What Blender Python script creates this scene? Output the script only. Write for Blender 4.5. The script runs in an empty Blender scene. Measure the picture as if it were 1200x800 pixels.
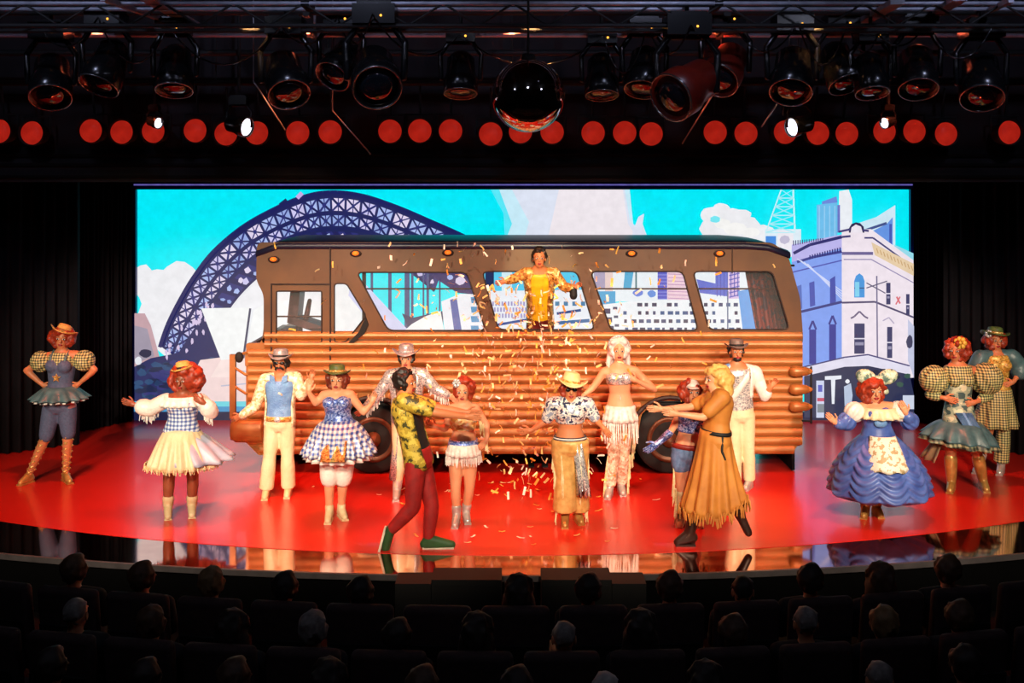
import bpy, bmesh, math, random
from mathutils import Vector, Matrix
from math import sin, cos, pi, radians
random.seed(7)
V = Vector
SC = bpy.context.scene
COL = SC.collection

# ---------------------------------------------------------------- camera
# level view camera with a lens shift; 1200 px focal length on the 1200x800 frame
F, CX, HY, H = 1200.0, 600.0, 230.0, 3.53        # focal px, centre px, horizon px, eye height above the stage
cam = bpy.data.cameras.new('camera'); co = bpy.data.objects.new('camera', cam); COL.objects.link(co)
cam.sensor_width = 36.0; cam.lens = 36.0 * F / 1200.0; cam.shift_y = -(400 - HY) / 1200.0
co.location = (0, 0, H); co.rotation_euler = (pi / 2, 0, 0); cam.clip_end = 100
SC.camera = co

# ---------------------------------------------------------------- world, exposure, lamps
w = bpy.data.worlds.new('world'); SC.world = w; w.use_nodes = True
w.node_tree.nodes['Background'].inputs[0].default_value = (0.02, 0.02, 0.03, 1)
w.node_tree.nodes['Background'].inputs[1].default_value = 0.12
SC.view_settings.view_transform = 'Standard'; SC.view_settings.look = 'None'
SC.view_settings.gamma = 1.0; SC.view_settings.exposure = 0.0; SC.view_settings.use_curve_mapping = False

def spot(name, loc, target, watt, col, deg, blend=0.5, size=0.12):
    l = bpy.data.lights.new(name, 'SPOT'); l.energy = watt; l.color = col; l.spot_size = radians(deg); l.spot_blend = blend
    l.shadow_soft_size = size
    o = bpy.data.objects.new(name, l); COL.objects.link(o); o.location = loc
    o.rotation_euler = (V(target) - V(loc)).to_track_quat('-Z', 'Y').to_euler()
    return o
# front-of-house spots above the auditorium, warm white
for x, tx in ((-5.5, -4.6), (-3.4, -2.8), (-1.2, -1.0), (1.2, 1.0), (3.4, 2.8), (5.5, 4.6)):
    spot('front_spot', (x, 0.8, 6.2), (tx, 11.9, 1.15), 3600, (1.0, 0.82, 0.60), 27, 0.6)
# added low front fill to brighten the faces, then a follow spot on the man in the bus window
for x, tx in ((-4.5, -4.9), (-1.8, -2.1), (1.8, 2.1), (4.5, 4.9)):
    spot('face_fill', (x, 0.2, 4.6), (tx, 12.2, 1.45), 2300, (1.0, 0.80, 0.60), 19, 0.7)
spot('follow_spot', (0.6, 0.2, 5.2), (0.36, 12.9, 2.62), 4200, (1.0, 0.95, 0.55), 4.6, 0.5, 0.05)
# cool work lights on the rig
for x in (-5.0, -1.7, 1.7, 5.0):
    spot('rig_light', (x, 7.6, 6.45), (x * 0.98, 11.2, 5.15), 100, (0.62, 0.68, 1.0), 75, 0.8)
# dim cool fill added over the seats to lift the dark audience
for x in (-4.5, 0, 4.5):
    l = bpy.data.lights.new('audience_fill', 'POINT'); l.energy = 26; l.color = (0.72, 0.76, 1.0); l.shadow_soft_size = 0.15
    o = bpy.data.objects.new('audience_fill', l); COL.objects.link(o); o.location = (x, 4.6, 6.2)
# red and amber wash hung in the rig over the stage
for x in (-4.4, -2.2, 0, 2.2, 4.4):
    spot('red_wash', (x, 10.9, 5.3), (x * 1.05, 11.6, 0), 1100, (1.0, 0.15, 0.06), 74, 0.8)
for x in (-2.6, 0.2, 3.0):
    spot('amber_wash', (x, 10.2, 5.3), (x, 13.0, 1.0), 260, (1.0, 0.50, 0.18), 50, 0.8)

# ---------------------------------------------------------------- helpers
def PX(px, py, d): return V(((px - CX) * d / F, d, H - (py - HY) * d / F))
def DG(py, z=0.0): return F * (H - z) / (py - HY)
def lin(c):
    return tuple(((x / 255) / 12.92 if x / 255 <= 0.04045 else ((x / 255 + 0.055) / 1.055) ** 2.4) for x in c)
def L4(c): return (*lin(c), 1.0)

class S:                                                # a bag of closed shapes that becomes one mesh
    def __init__(s): s.v = []; s.f = []; s.c = []
    def add(s, vs, fs, col=None):
        b = len(s.v); s.v += [V(p) for p in vs]; s.f += [tuple(i + b for i in f) for f in fs]
        s.c += [col] * len(fs); return s
    def box(s, c, d, R=None):
        c = V(c); vs = []
        for z in (-1, 1):
            for x, y in ((-1, -1), (1, -1), (1, 1), (-1, 1)):
                p = V((x * d[0] / 2, y * d[1] / 2, z * d[2] / 2)); vs.append(c + (R @ p if R else p))
        return s.add(vs, [(3, 2, 1, 0), (4, 5, 6, 7), (0, 1, 5, 4), (1, 2, 6, 5), (2, 3, 7, 6), (3, 0, 4, 7)])
    def loft(s, rings, caps=True):
        n = len(rings[0]); vs = [p for r in rings for p in r]; fs = []
        for k in range(len(rings) - 1):
            for i in range(n):
                j = (i + 1) % n; fs.append((k * n + i, k * n + j, (k + 1) * n + j, (k + 1) * n + i))
        if caps: fs.append(tuple(range(n - 1, -1, -1))); fs.append(tuple((len(rings) - 1) * n + i for i in range(n)))
        return s.add(vs, fs)
    def cone(s, a, b, ra, rb, n=12, rnd=True):          # tapered limb, rounded or flat ends
        a, b = V(a), V(b); ax = (b - a); l = ax.length
        if l < 1e-6: return s
        ax = ax / l; u = ax.orthogonal().normalized(); w_ = ax.cross(u)
        prof = []
        if rnd:
            for t in (-1.0, -0.9, -0.6): prof.append((t * ra, max(1e-4, ra * math.sqrt(max(0, 1 - t * t)))))
        prof += [(0, ra), (l, rb)]
        if rnd:
            for t in (0.6, 0.9, 1.0): prof.append((l + t * rb, max(1e-4, rb * math.sqrt(max(0, 1 - t * t)))))
        return s.loft([[a + ax * z + (u * cos(2 * pi * i / n) + w_ * sin(2 * pi * i / n)) * r for i in range(n)] for z, r in prof])
    def path(s, pts, rad, n=8):                         # a bent tube
        for k in range(len(pts) - 1): s.cone(pts[k], pts[k + 1], rad, rad, n, True)
        return s
    def ell(s, c, r, R=None, n=16, m=9):
        c = V(c); rings = []
        for k in range(m + 1):
            a = -pi / 2 + pi * k / m; cr = max(cos(a), 1e-3)
            ring = []
            for i in range(n):
                p = V((r[0] * cr * cos(2 * pi * i / n), r[1] * cr * sin(2 * pi * i / n), r[2] * sin(a)))
                ring.append(c + (R @ p if R else p))
            rings.append(ring)
        return s.loft(rings)
    def lathe(s, c, prof, n=24, R=None):                # closed solid of revolution about z, prof = [(r, z)]
        c = V(c); rings = []
        for r, z in prof:
            rings.append([c + (R @ V((r * cos(2 * pi * i / n), r * sin(2 * pi * i / n), z)) if R else V((r * cos(2 * pi * i / n), r * sin(2 * pi * i / n), z))) for i in range(n)])
        return s.loft(rings)
    def shell(s, rings, th=0.006, closed=True):         # open cloth: outer rings + inner rings, closed at both hems
        n = len(rings[0]); out = []; inn = []
        for r in rings:
            c = sum(r, V()) / n
            out.append(r); inn.append([p - (p - c).normalized() * th for p in r])
        allr = out + inn[::-1]; vs = [p for r in allr for p in r]; fs = []; K = len(allr)
        m = n if closed else n - 1
        for k in range(K):
            k2 = (k + 1) % K
            for i in range(m):
                j = (i + 1) % n; fs.append((k * n + i, k * n + j, k2 * n + j, k2 * n + i))
        if not closed:
            h = len(rings)
            for k in range(h - 1):
                a, b = k, k + 1; ia, ib = K - 1 - k, K - 2 - k
                fs.append((a * n, b * n, ib * n, ia * n)); e = n - 1
                fs.append((a * n + e, ia * n + e, ib * n + e, b * n + e))
        return s.add(vs, fs)
    def prism(s, pts, a, b):                            # polygon (list of Vectors) swept from offset a to offset b
        n = len(pts); a, b = V(a), V(b)
        return s.add([p + a for p in pts] + [p + b for p in pts],
                     [tuple(range(n - 1, -1, -1)), tuple(range(n, 2 * n))] + [(i, (i + 1) % n, n + (i + 1) % n, n + i) for i in range(n)])

def mesh_of(sh, smooth=True, vox=None, it=4, extra=None):
    me = bpy.data.meshes.new('m'); me.from_pydata([tuple(p) for p in sh.v], [], sh.f); me.update()
    bm = bmesh.new(); bm.from_mesh(me); bmesh.ops.recalc_face_normals(bm, faces=bm.faces); bm.to_mesh(me); bm.free()
    if vox:
        t = bpy.data.objects.new('t', me); COL.objects.link(t)
        r = t.modifiers.new('r', 'REMESH'); r.mode = 'VOXEL'; r.voxel_size = vox
        if it: q = t.modifiers.new('s', 'SMOOTH'); q.factor = 0.5; q.iterations = it
        dg = bpy.context.evaluated_depsgraph_get(); m2 = bpy.data.meshes.new_from_object(t.evaluated_get(dg))
        bpy.data.objects.remove(t); bpy.data.meshes.remove(me); me = m2
        if extra:
            me3 = bpy.data.meshes.new('x'); me3.from_pydata([tuple(p) for p in extra.v], [], extra.f)
            bm = bmesh.new(); bm.from_mesh(me3); bmesh.ops.recalc_face_normals(bm, faces=bm.faces); bm.from_mesh(me); bm.to_mesh(me); bm.free()
            bpy.data.meshes.remove(me3)
    if smooth: me.polygons.foreach_set('use_smooth', [True] * len(me.polygons))
    return me

def link(name, me, mat, parent=None, loc=None):
    o = bpy.data.objects.new(name, me); COL.objects.link(o); me.name = name
    if mat is not None:
        me.materials.clear(); me.materials.append(mat)
    if parent is not None: o.parent = parent
    if loc is not None: o.location = loc
    return o
def mk(name, sh, mat, parent=None, smooth=False, vox=None, it=4, extra=None, org=None):
    """one mesh object; world-space shape moved so that it is right under its parent (or on its own origin)"""
    off = V(parent['_o']) if parent is not None and '_o' in parent else V((0, 0, 0))
    if parent is None and org is not None: off = V(org)
    for q in (sh, extra):
        if q is not None: q.v = [p - off for p in q.v]
    o = link(name, mesh_of(sh, smooth, vox, it, extra), mat, parent)
    if parent is None: o.location = off
    else: o['_o'] = tuple(off)
    return o
def tag(o, label=None, cat=None, group=None, kind=None):
    if label: o['label'] = label
    if cat: o['category'] = cat
    if group: o['group'] = group
    if kind: o['kind'] = kind
    return o
def thing(name, loc, label, cat, group=None):
    o = bpy.data.objects.new(name, None); COL.objects.link(o); o.location = loc; o.empty_display_size = 0.1
    o['_o'] = tuple(loc); return tag(o, label, cat, group)
def copy_tree(o, parent=None):
    c = o.copy(); COL.objects.link(c); c.parent = parent
    for ch in o.children: copy_tree(ch, c)
    return c
ORD = ['first', 'second', 'third', 'fourth', 'fifth', 'sixth', 'seventh', 'eighth', 'ninth', 'tenth', 'eleventh', 'twelfth', 'thirteenth',
       'fourteenth', 'fifteenth', 'sixteenth', 'seventeenth', 'eighteenth', 'nineteenth', 'twentieth', 'twenty-first', 'twenty-second',
       'twenty-third', 'twenty-fourth', 'twenty-fifth', 'twenty-sixth', 'twenty-seventh', 'twenty-eighth', 'twenty-ninth', 'thirtieth',
       'thirty-first', 'thirty-second']

# ---------------------------------------------------------------- materials (all node based)
MC = {}
def mat(key, c1, rough=0.6, metal=0.0, kind='plain', c2=None, c3=None, scale=8.0, emit=0.0, spec=0.5, bump=0.0, coat=0.0):
    if key in MC: return MC[key]
    m = bpy.data.materials.new(key); m.use_nodes = True; MC[key] = m
    nt = m.node_tree; N = nt.nodes; K = nt.links; bs = N['Principled BSDF']
    bs.inputs['Roughness'].default_value = rough; bs.inputs['Metallic'].default_value = metal
    bs.inputs['Specular IOR Level'].default_value = spec; bs.inputs['Coat Weight'].default_value = coat
    tc = N.new('ShaderNodeTexCoord'); mp = N.new('ShaderNodeMapping'); K.new(tc.outputs['Object'], mp.inputs[0])
    c2 = c2 or tuple(x * 0.8 for x in c1); c3 = c3 or c1
    ramp = N.new('ShaderNodeValToRGB'); el = ramp.color_ramp.elements
    def put(stops, const):
        ramp.color_ramp.interpolation = 'CONSTANT' if const else 'LINEAR'
        while len(el) < len(stops): el.new(0.5)
        for e, (p, c) in zip(el, stops): e.position = p; e.color = L4(c)
    if kind == 'check':                                 # gingham: crossing stripes in two directions
        mp.inputs['Scale'].default_value = (scale, scale, scale)
        sep = N.new('ShaderNodeSeparateXYZ'); K.new(mp.outputs[0], sep.inputs[0]); outs = []
        for ax in (0, 2):
            fr = N.new('ShaderNodeMath'); fr.operation = 'FRACT'; K.new(sep.outputs[ax], fr.inputs[0])
            g = N.new('ShaderNodeMath'); g.operation = 'GREATER_THAN'; g.inputs[1].default_value = 0.5; K.new(fr.outputs[0], g.inputs[0]); outs.append(g)
        ad = N.new('ShaderNodeMath'); ad.operation = 'MULTIPLY_ADD'; ad.inputs[1].default_value = 0.5
        K.new(outs[0].outputs[0], ad.inputs[0])
        h = N.new('ShaderNodeMath'); h.operation = 'MULTIPLY'; h.inputs[1].default_value = 0.5; K.new(outs[1].outputs[0], h.inputs[0]); K.new(h.outputs[0], ad.inputs[2])
        put([(0, c1), (0.3, c3), (0.8, c2)], True); K.new(ad.outputs[0], ramp.inputs[0])
    elif kind == 'stripe':
        mp.inputs['Scale'].default_value = (scale, scale, scale)
        sep = N.new('ShaderNodeSeparateXYZ'); K.new(mp.outputs[0], sep.inputs[0])
        fr = N.new('ShaderNodeMath'); fr.operation = 'FRACT'; K.new(sep.outputs[2], fr.inputs[0])
        put([(0, c1), (0.5, c2)], True); K.new(fr.outputs[0], ramp.inputs[0])
    elif kind == 'sequin':
        vo = N.new('ShaderNodeTexVoronoi'); vo.inputs['Scale'].default_value = scale; K.new(tc.outputs['Object'], vo.inputs['Vector'])
        sp = N.new('ShaderNodeSeparateColor'); K.new(vo.outputs['Color'], sp.inputs[0])
        put([(0.0, c2), (0.5, c1), (1.0, c3)], False); K.new(sp.outputs[0], ramp.inputs[0])
    elif kind == 'patch':
        no = N.new('ShaderNodeTexNoise'); no.inputs['Scale'].default_value = scale; no.inputs['Detail'].default_value = 2; K.new(tc.outputs['Object'], no.inputs['Vector'])
        put([(0.0, c2), (0.44, c1), (0.58, c3)], True); K.new(no.outputs[0], ramp.inputs[0])
    else:
        no = N.new('ShaderNodeTexNoise'); no.inputs['Scale'].default_value = scale; no.inputs['Detail'].default_value = 4; K.new(tc.outputs['Object'], no.inputs['Vector'])
        put([(0.3, c2), (0.7, c1)], False); K.new(no.outputs[0], ramp.inputs[0])
    K.new(ramp.outputs[0], bs.inputs['Base Color'])
    if emit:
        K.new(ramp.outputs[0], bs.inputs['Emission Color']); bs.inputs['Emission Strength'].default_value = emit
    if bump:
        bn = N.new('ShaderNodeTexNoise'); bn.inputs['Scale'].default_value = scale * 6; K.new(tc.outputs['Object'], bn.inputs['Vector'])
        bp = N.new('ShaderNodeBump'); bp.inputs['Strength'].default_value = bump; bp.inputs['Distance'].default_value = 0.01
        K.new(bn.outputs[0], bp.inputs['Height']); K.new(bp.outputs[0], bs.inputs['Normal'])
    return m
def attr_mat(key, emit):                                # colour taken from the mesh's own face colours (screen pixels, confetti paper)
    m = bpy.data.materials.new(key); m.use_nodes = True; nt = m.node_tree; bs = nt.nodes['Principled BSDF']
    a = nt.nodes.new('ShaderNodeVertexColor'); a.layer_name = 'ink'
    if emit:
        tc = nt.nodes.new('ShaderNodeTexCoord'); no = nt.nodes.new('ShaderNodeTexNoise'); no.inputs['Scale'].default_value = 9; no.inputs['Detail'].default_value = 5; nt.links.new(tc.outputs['Object'], no.inputs['Vector'])
        mr = nt.nodes.new('ShaderNodeMapRange'); mr.inputs[1].default_value = .3; mr.inputs[2].default_value = .7; mr.inputs[3].default_value = .94; mr.inputs[4].default_value = 1.03; nt.links.new(no.outputs[0], mr.inputs[0])
        mx = nt.nodes.new('ShaderNodeVectorMath'); mx.operation = 'SCALE'; nt.links.new(a.outputs[0], mx.inputs[0]); nt.links.new(mr.outputs[0], mx.inputs['Scale'])
        nt.links.new(mx.outputs[0], bs.inputs['Emission Color']); bs.inputs['Emission Strength'].default_value = emit
        bs.inputs['Base Color'].default_value = (0.01, 0.01, 0.01, 1); bs.inputs['Roughness'].default_value = 0.5
    else:
        nt.links.new(a.outputs[0], bs.inputs['Base Color']); bs.inputs['Roughness'].default_value = 0.4
    return m
def ink(o, cols):
    me = o.data; la = me.color_attributes.new('ink', 'FLOAT_COLOR', 'CORNER')
    for p, c in zip(me.polygons, cols):
        for li in p.loop_indices: la.data[li].color = L4(c)

BLACK = mat('black paint', (16, 16, 17), 0.7)
VELVET = mat('black velvet', (30, 28, 33), 0.95, spec=0.1, scale=3)
GLOSSBLK = mat('black gloss plastic', (20, 20, 22), 0.22)
STEEL = mat('grey steel', (150, 150, 158), 0.35, 0.9)
PIPE = mat('painted pipe', (176, 178, 196), 0.4, 0.3)
# ================================================================ the setting
def struct(name, sh, m, smooth=False): return tag(mk(name, sh, m, smooth=smooth), kind='structure')
FLOOR_Z = -0.55
RC, RR = 25.08, 15.0                                     # red floor edge: circle centre y, radius
LC, LR = 31.2, 21.66                                     # outer lip
def arc(c, r, x0, x1, n, z): return [V((x0 + (x1 - x0) * i / n, c - math.sqrt(r * r - (x0 + (x1 - x0) * i / n) ** 2), z)) for i in range(n + 1)]
red = arc(RC, RR, -8.3, 8.3, 60, 0); lip = arc(LC, LR, -8.3, 8.3, 60, 0)
m_floor = mat('red stage floor', (208, 38, 26), 0.27, 0.0, c2=(198, 32, 21), scale=0.7, spec=0.8, coat=0.15)
s = S(); s.prism(red + [V((8.3, 17.6, 0)), V((-8.3, 17.6, 0))], (0, 0, -0.08), (0, 0, 0)); fl = struct('floor', s, m_floor)
m_lip = mat('dark mirror lip', (222, 180, 164), 0.06, 1.0, c2=(196, 150, 136), scale=2.0)
s = S()
for i in range(60): s.prism([lip[i], lip[i + 1], red[i + 1], red[i]], (0, 0, -0.06), (0, 0, -0.004))
struct('trim_1', s, m_lip)
m_edge = mat('grey stage nosing', (86, 80, 82), 0.4)
s = S()
for i in range(60):
    a, b = lip[i], lip[i + 1]; s.prism([a + V((0, -0.03, 0)), b + V((0, -0.03, 0)), b, a], (0, 0, -0.05), (0, 0, 0.004))
struct('trim_2', s, m_edge)
s = S()
for i in range(60):
    a, b = lip[i], lip[i + 1]; s.prism([a, b, b + V((0, 0.05, 0)), a + V((0, 0.05, 0))], (0, 0, FLOOR_Z), (0, 0, -0.06))
struct('wall_stage_front', s, mat('black stage skirt', (7, 7, 8), 0.95, spec=0.05))
m_carpet = mat('dark carpet', (22, 18, 20), 0.95, scale=30, spec=0.1)
s = S(); s.box((0, 4.2, FLOOR_Z - 0.05), (16.6, 15.0, 0.1)); struct('floor', s, m_carpet)
CEIL = 6.7
m_wall = mat('black wall paint', (14, 14, 15), 0.85, spec=0.2)
s = S(); s.box((0, 8.0, CEIL + 0.05), (16.8, 22.6, 0.1)); struct('ceiling', s, m_wall)
s = S(); s.box((-8.4, 8.0, 3.0), (0.1, 22.6, 7.4)); struct('wall_left', s, m_wall)
s = S(); s.box((8.4, 8.0, 3.0), (0.1, 22.6, 7.4)); struct('wall_right', s, m_wall)
s = S(); s.box((0, 17.7, 3.3), (16.8, 0.1, 6.8)); struct('wall_back', s, m_wall)
s = S(); s.box((0, -3.2, 3.0), (16.8, 0.1, 7.4)); struct('wall_rear', s, m_wall)
# header above the stage opening: board with three horizontal battens
m_head = mat('header cloth', (52, 47, 50), 0.9, spec=0.15, scale=2)
s = S(); zb = PX(0, 213, 12.45).z; s.box((0, 12.5, (zb + CEIL) / 2), (16.7, 0.1, CEIL - zb)); struct('wall_header', s, m_head)
for k, py in enumerate((207, 193, 182)):
    s = S(); s.box((0, 12.43, PX(0, py, 12.43).z), (16.7, 0.03, 0.035)); struct('trim_%d' % (3 + k), s, m_wall)

# drapes beside the stage opening: pleated velvet, hung from a rail
def drape(name, p, q, label):
    p, q = V(p), V(q); root = thing(name, (p + q) / 2, label, 'curtain'); n = 120; L = (q - p).length
    u = (q - p) / L; nrm = V((-u.y, u.x, 0)); rings = []
    s = S(); th = 0.02
    for side in (0, 1):
        for z in (0.01, 3.9):
            rings.append([p + u * L * i / n + nrm * (0.045 * sin(i * 0.9) + 0.02 * sin(i * 0.37) + side * th) + V((0, 0, z)) for i in range(n + 1)])
    a, b, c, d = rings; vs = a + b + c + d; m = n + 1; fs = []
    for i in range(n):
        fs += [(i, i + 1, m + i + 1, m + i), (2 * m + i, 3 * m + i, 3 * m + i + 1, 2 * m + i + 1), (m + i, m + i + 1, 3 * m + i + 1, 3 * m + i), (i, 2 * m + i, 2 * m + i + 1, i + 1)]
    fs += [(0, m, 3 * m, 2 * m), (n, 2 * m + n, 3 * m + n, m + n)]
    s.add(vs, fs); mk('drape', s, VELVET, root, True)
    s = S(); s.cone(p + V((0, 0, 3.93)), q + V((0, 0, 3.93)), 0.025, 0.025); mk('rail', s, BLACK, root, True)
drape('stage_curtain', (-8.2, 13.1, 0), (-6.15, 14.6, 0), 'black pleated stage curtain at the far left, behind the dancer in denim')
drape('stage_curtain', (-6.75, 14.9, 0), (-5.98, 16.1, 0), 'narrow black stage curtain along the left edge of the bright screen')
drape('stage_curtain', (6.15, 14.6, 0), (8.2, 13.1, 0), 'black pleated stage curtain at the far right, behind two dancers')
drape('stage_curtain', (6.32, 16.1, 0), (6.95, 14.9, 0), 'narrow black stage curtain along the right edge of the bright screen')

# ================================================================ LED wall with the city picture on it
DS = 16.3
SX0, SX1, SY0, SY1 = 161, 1065, 222, 491
scr = thing('led_screen', PX(613, 491, DS + 0.05), 'wide glowing video wall showing a harbour city behind the bus', 'screen')
INK = attr_mat('screen pixels', 1.0)
class Pic:
    layer = 0
    def __init__(s, name): s.s = S(); s.name = name; s.cols = []
    def poly(s, pts, c):
        Pic.layer += 1; y = DS - 0.0002 * Pic.layer
        P3 = [V(((x - CX) * DS / F, y, H - (yy - HY) * DS / F)) for x, yy in [(min(max(a, SX0), SX1), min(max(b, SY0), SY1)) for a, b in pts]]
        if len(P3) > 4:                                 # triangulate so that concave outlines work
            from mathutils.geometry import tessellate_polygon
            for t in tessellate_polygon([P3]): s.s.add([P3[i] for i in t], [(0, 1, 2)]); s.cols.append(c)
        else: s.s.add(P3, [tuple(range(len(P3)))]); s.cols.append(c)
        return s
    def rect(s, x0, y0, x1, y1, c): return s.poly([(x0, y0), (x1, y0), (x1, y1), (x0, y1)], c)
    def line(s, a, b, wd, c):
        dx, dy = b[0] - a[0], b[1] - a[1]; l = math.hypot(dx, dy) or 1; nx, ny = -dy / l * wd / 2, dx / l * wd / 2
        return s.poly([(a[0] + nx, a[1] + ny), (b[0] + nx, b[1] + ny), (b[0] - nx, b[1] - ny), (a[0] - nx, a[1] - ny)], c)
    def lines(s, pts, wd, c):
        for a, b in zip(pts, pts[1:]): s.line(a, b, wd, c)
        return s
    def blob(s, x, y, rx, ry, c, n=14, j=0.12):
        return s.poly([(x + rx * (1 + random.uniform(-j, j)) * cos(2 * pi * i / n), y + ry * (1 + random.uniform(-j, j)) * sin(2 * pi * i / n)) for i in range(n)], c)
    def done(s):
        off = V(scr['_o'])
        me = bpy.data.meshes.new(s.name); me.from_pydata([tuple(p - off) for p in s.s.v], [], s.s.f); me.update()
        o = link(s.name, me, INK, scr); ink(o, s.cols); return o
# cabinet and frame
s = S(); a, b = PX(SX0, SY0, DS), PX(SX1, SY1, DS)
s.box(((a.x + b.x) / 2, DS + 0.07, (a.z + b.z) / 2), (b.x - a.x, 0.12, a.z - b.z)); mk('cabinet', s, BLACK, scr)
m_frame = mat('blue screen frame', (30, 36, 120), 0.3, 0.3)
s = S()
s.box(((a.x + b.x) / 2, DS + 0.04, a.z + 0.055), (b.x - a.x + 0.12, 0.2, 0.09))
s.box((a.x - 0.03, DS + 0.04, (a.z + b.z) / 2), (0.05, 0.2, a.z - b.z)); s.box((b.x + 0.03, DS + 0.04, (a.z + b.z) / 2), (0.05, 0.2, a.z - b.z))
mk('frame', s, m_frame, scr)
s = S(); s.box(((a.x + b.x) / 2, DS - 0.07, a.z + 0.075), (b.x - a.x + 0.06, 0.02, 0.022)); mk('sheen_strip', s, mat('lavender frame reflection', (120, 110, 205), 0.4, emit=0.75), scr)  # screen reflection along the frame, made as a glowing strip

NAVY, NAVY2 = (32, 36, 92), (48, 52, 120)
p = Pic('picture_sky'); 
for k in range(8): p.rect(SX0, SY0 + k * 34, SX1, SY0 + (k + 1) * 34, (max(0, k * 9 - 9), 234 + k * 2, 248))
p.done()
p = Pic('picture_cloud'); W1, W2 = (238, 238, 242), (222, 228, 244)
for x, y, rx, ry in ((168, 330, 14, 22), (190, 345, 26, 32), (212, 330, 24, 24), (205, 370, 45, 45), (240, 360, 50, 40), (300, 372, 62, 46), (360, 372, 60, 42)): p.blob(x, y, rx, ry, W1)
p.done(); p = Pic('picture_cloud')
p.poly([(575, 222), (600, 222), (606, 250), (600, 288), (592, 288), (590, 250)], (90, 232, 248))
p.poly([(585, 222), (738, 222), (742, 262), (770, 288), (590, 288), (600, 262)], (200, 236, 250))
p.poly([(600, 222), (732, 222), (738, 258), (762, 288), (612, 288), (620, 260)], W2)
p.poly([(655, 222), (730, 222), (736, 262), (752, 288), (640, 288)], (240, 232, 238))
p.poly([(742, 270), (748, 254), (755, 250), (753, 262), (758, 276), (770, 288), (738, 288)], W2)
p.done(); p = Pic('picture_cloud')
for x, y, rx, ry in ((838, 268, 17, 16), (832, 252, 12, 9), (845, 246, 11, 8), (862, 258, 18, 14), (872, 270, 22, 18), (850, 280, 28, 10), (872, 252, 9, 6), (890, 276, 22, 12)): p.blob(x, y, rx, ry, W1)
for x, y, rx, ry in ((846, 262, 10, 6), (862, 268, 14, 7), (880, 272, 10, 6)): p.blob(x, y, rx, ry, (247, 246, 244))
p.blob(838, 257, 6, 4, (120, 232, 244))
p.done()
# the big steel arch bridge
p = Pic('picture_bridge')
def curve(pts, n):
    out = []
    for i in range(n + 1):
        t = i / n * (len(pts) - 1); k = min(int(t), len(pts) - 2); f_ = t - k
        P0, P1, P2, P3 = (pts[max(0, min(len(pts) - 1, k + q))] for q in (-1, 0, 1, 2))
        out.append(tuple(0.5 * (2 * P1[j] + (P2[j] - P0[j]) * f_ + (2 * P0[j] - 5 * P1[j] + 4 * P2[j] - P3[j]) * f_ ** 2 + (3 * P1[j] - P0[j] - 3 * P2[j] + P3[j]) * f_ ** 3) for j in (0, 1)))
    return out
outer = curve([(189, 406), (198, 380), (213, 350), (230, 322), (252, 294), (285, 266), (320, 246), (355, 231), (388, 225), (425, 229), (465, 242), (505, 259), (545, 277), (580, 298), (610, 322), (630, 345)], 60)
inner = curve([(214, 424), (226, 398), (244, 368), (262, 342), (282, 320), (306, 299), (335, 284), (365, 274), (390, 271), (420, 273), (452, 282), (487, 297), (520, 314), (548, 334), (565, 350), (575, 365)], 60)
for i in range(60): p.poly([outer[i], outer[i + 1], inner[i + 1], inner[i]], NAVY)
LAV = [(172, 190, 240), (206, 200, 240), (150, 170, 226), (226, 214, 240)]
def lerp2(a, b, t): return (a[0] + (b[0] - a[0]) * t, a[1] + (b[1] - a[1]) * t)
for i in range(0, 60, 2):                                # light bays between the chords, crossed by members
    for a0, a1 in ((0.12, 0.5), (0.56, 0.88)):
        q = [lerp2(outer[i], inner[i], a0), lerp2(outer[i + 2], inner[i + 2], a0), lerp2(outer[i + 2], inner[i + 2], a1), lerp2(outer[i], inner[i], a1)]
        c = lerp2(q[0], q[2], 0.5); q = [lerp2(c, k, 0.84) for k in q]
        p.poly(q, random.choice(LAV)); p.line(q[0], q[2], random.uniform(1.6, 3), NAVY); p.line(q[1], q[3], random.uniform(1.4, 2.6), NAVY2); p.line(lerp2(q[0], q[1], .5), lerp2(q[2], q[3], .5), 1.2, NAVY2)
        if random.random() < 0.6: p.blob(c[0], c[1], 2.5, 2.5, NAVY2, 6)
p.lines(outer, 4.5, (30, 34, 96)); p.lines(inner, 4, (34, 40, 90))
inner2 = curve([(262, 372), (282, 345), (306, 322), (336, 303), (365, 293), (392, 290), (424, 293), (455, 303), (485, 320), (510, 340)], 40)
for i in range(40): p.poly([inner[8 + i] , inner[9 + i], inner2[min(i + 1, 40)], inner2[i]], NAVY2 if i % 2 else NAVY)
for i in range(1, 40, 2):
    
    for q in (.3, .75): c = lerp2(inner[8 + i], inner2[i], q); p.blob(c[0] + random.uniform(-2, 2), c[1], random.uniform(2, 4.2), random.uniform(2, 4.5), random.choice(LAV), 5, 0.45)
p.lines(inner2, 3, NAVY)
for x, wd in ((437, 3), (458, 4), (478, 6), (484, 3), (497, 2), (502, 3), (516, 2)): p.line((x, 300), (x, 388), wd, (70, 84, 130))
p.poly([(485, 371), (520, 363), (520, 385), (480, 385), (472, 366)], (44, 54, 96))
p.poly([(500, 318), (552, 318), (562, 345), (536, 342)], (54, 46, 104)); p.blob(540, 328, 6, 5, LAV[3], 7); p.blob(528, 324, 4, 3, LAV[0], 7)
p.line((350, 232), (356, 226), 5, (200, 170, 230)); p.line((330, 240), (338, 234), 4, NAVY)
p.done()
p = Pic('picture_shore')                                 # dark trees, water and quay at the foot of the bridge
p.poly([(161, 366), (173, 366), (180, 380), (190, 416), (161, 428)], (196, 160, 168)); p.poly([(161, 380), (176, 384), (184, 416), (161, 424)], (160, 150, 168))
p.poly([(161, 428), (180, 418), (212, 412), (238, 372), (246, 362), (262, 418), (300, 418), (300, 472), (161, 472)], (38, 44, 96))
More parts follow.
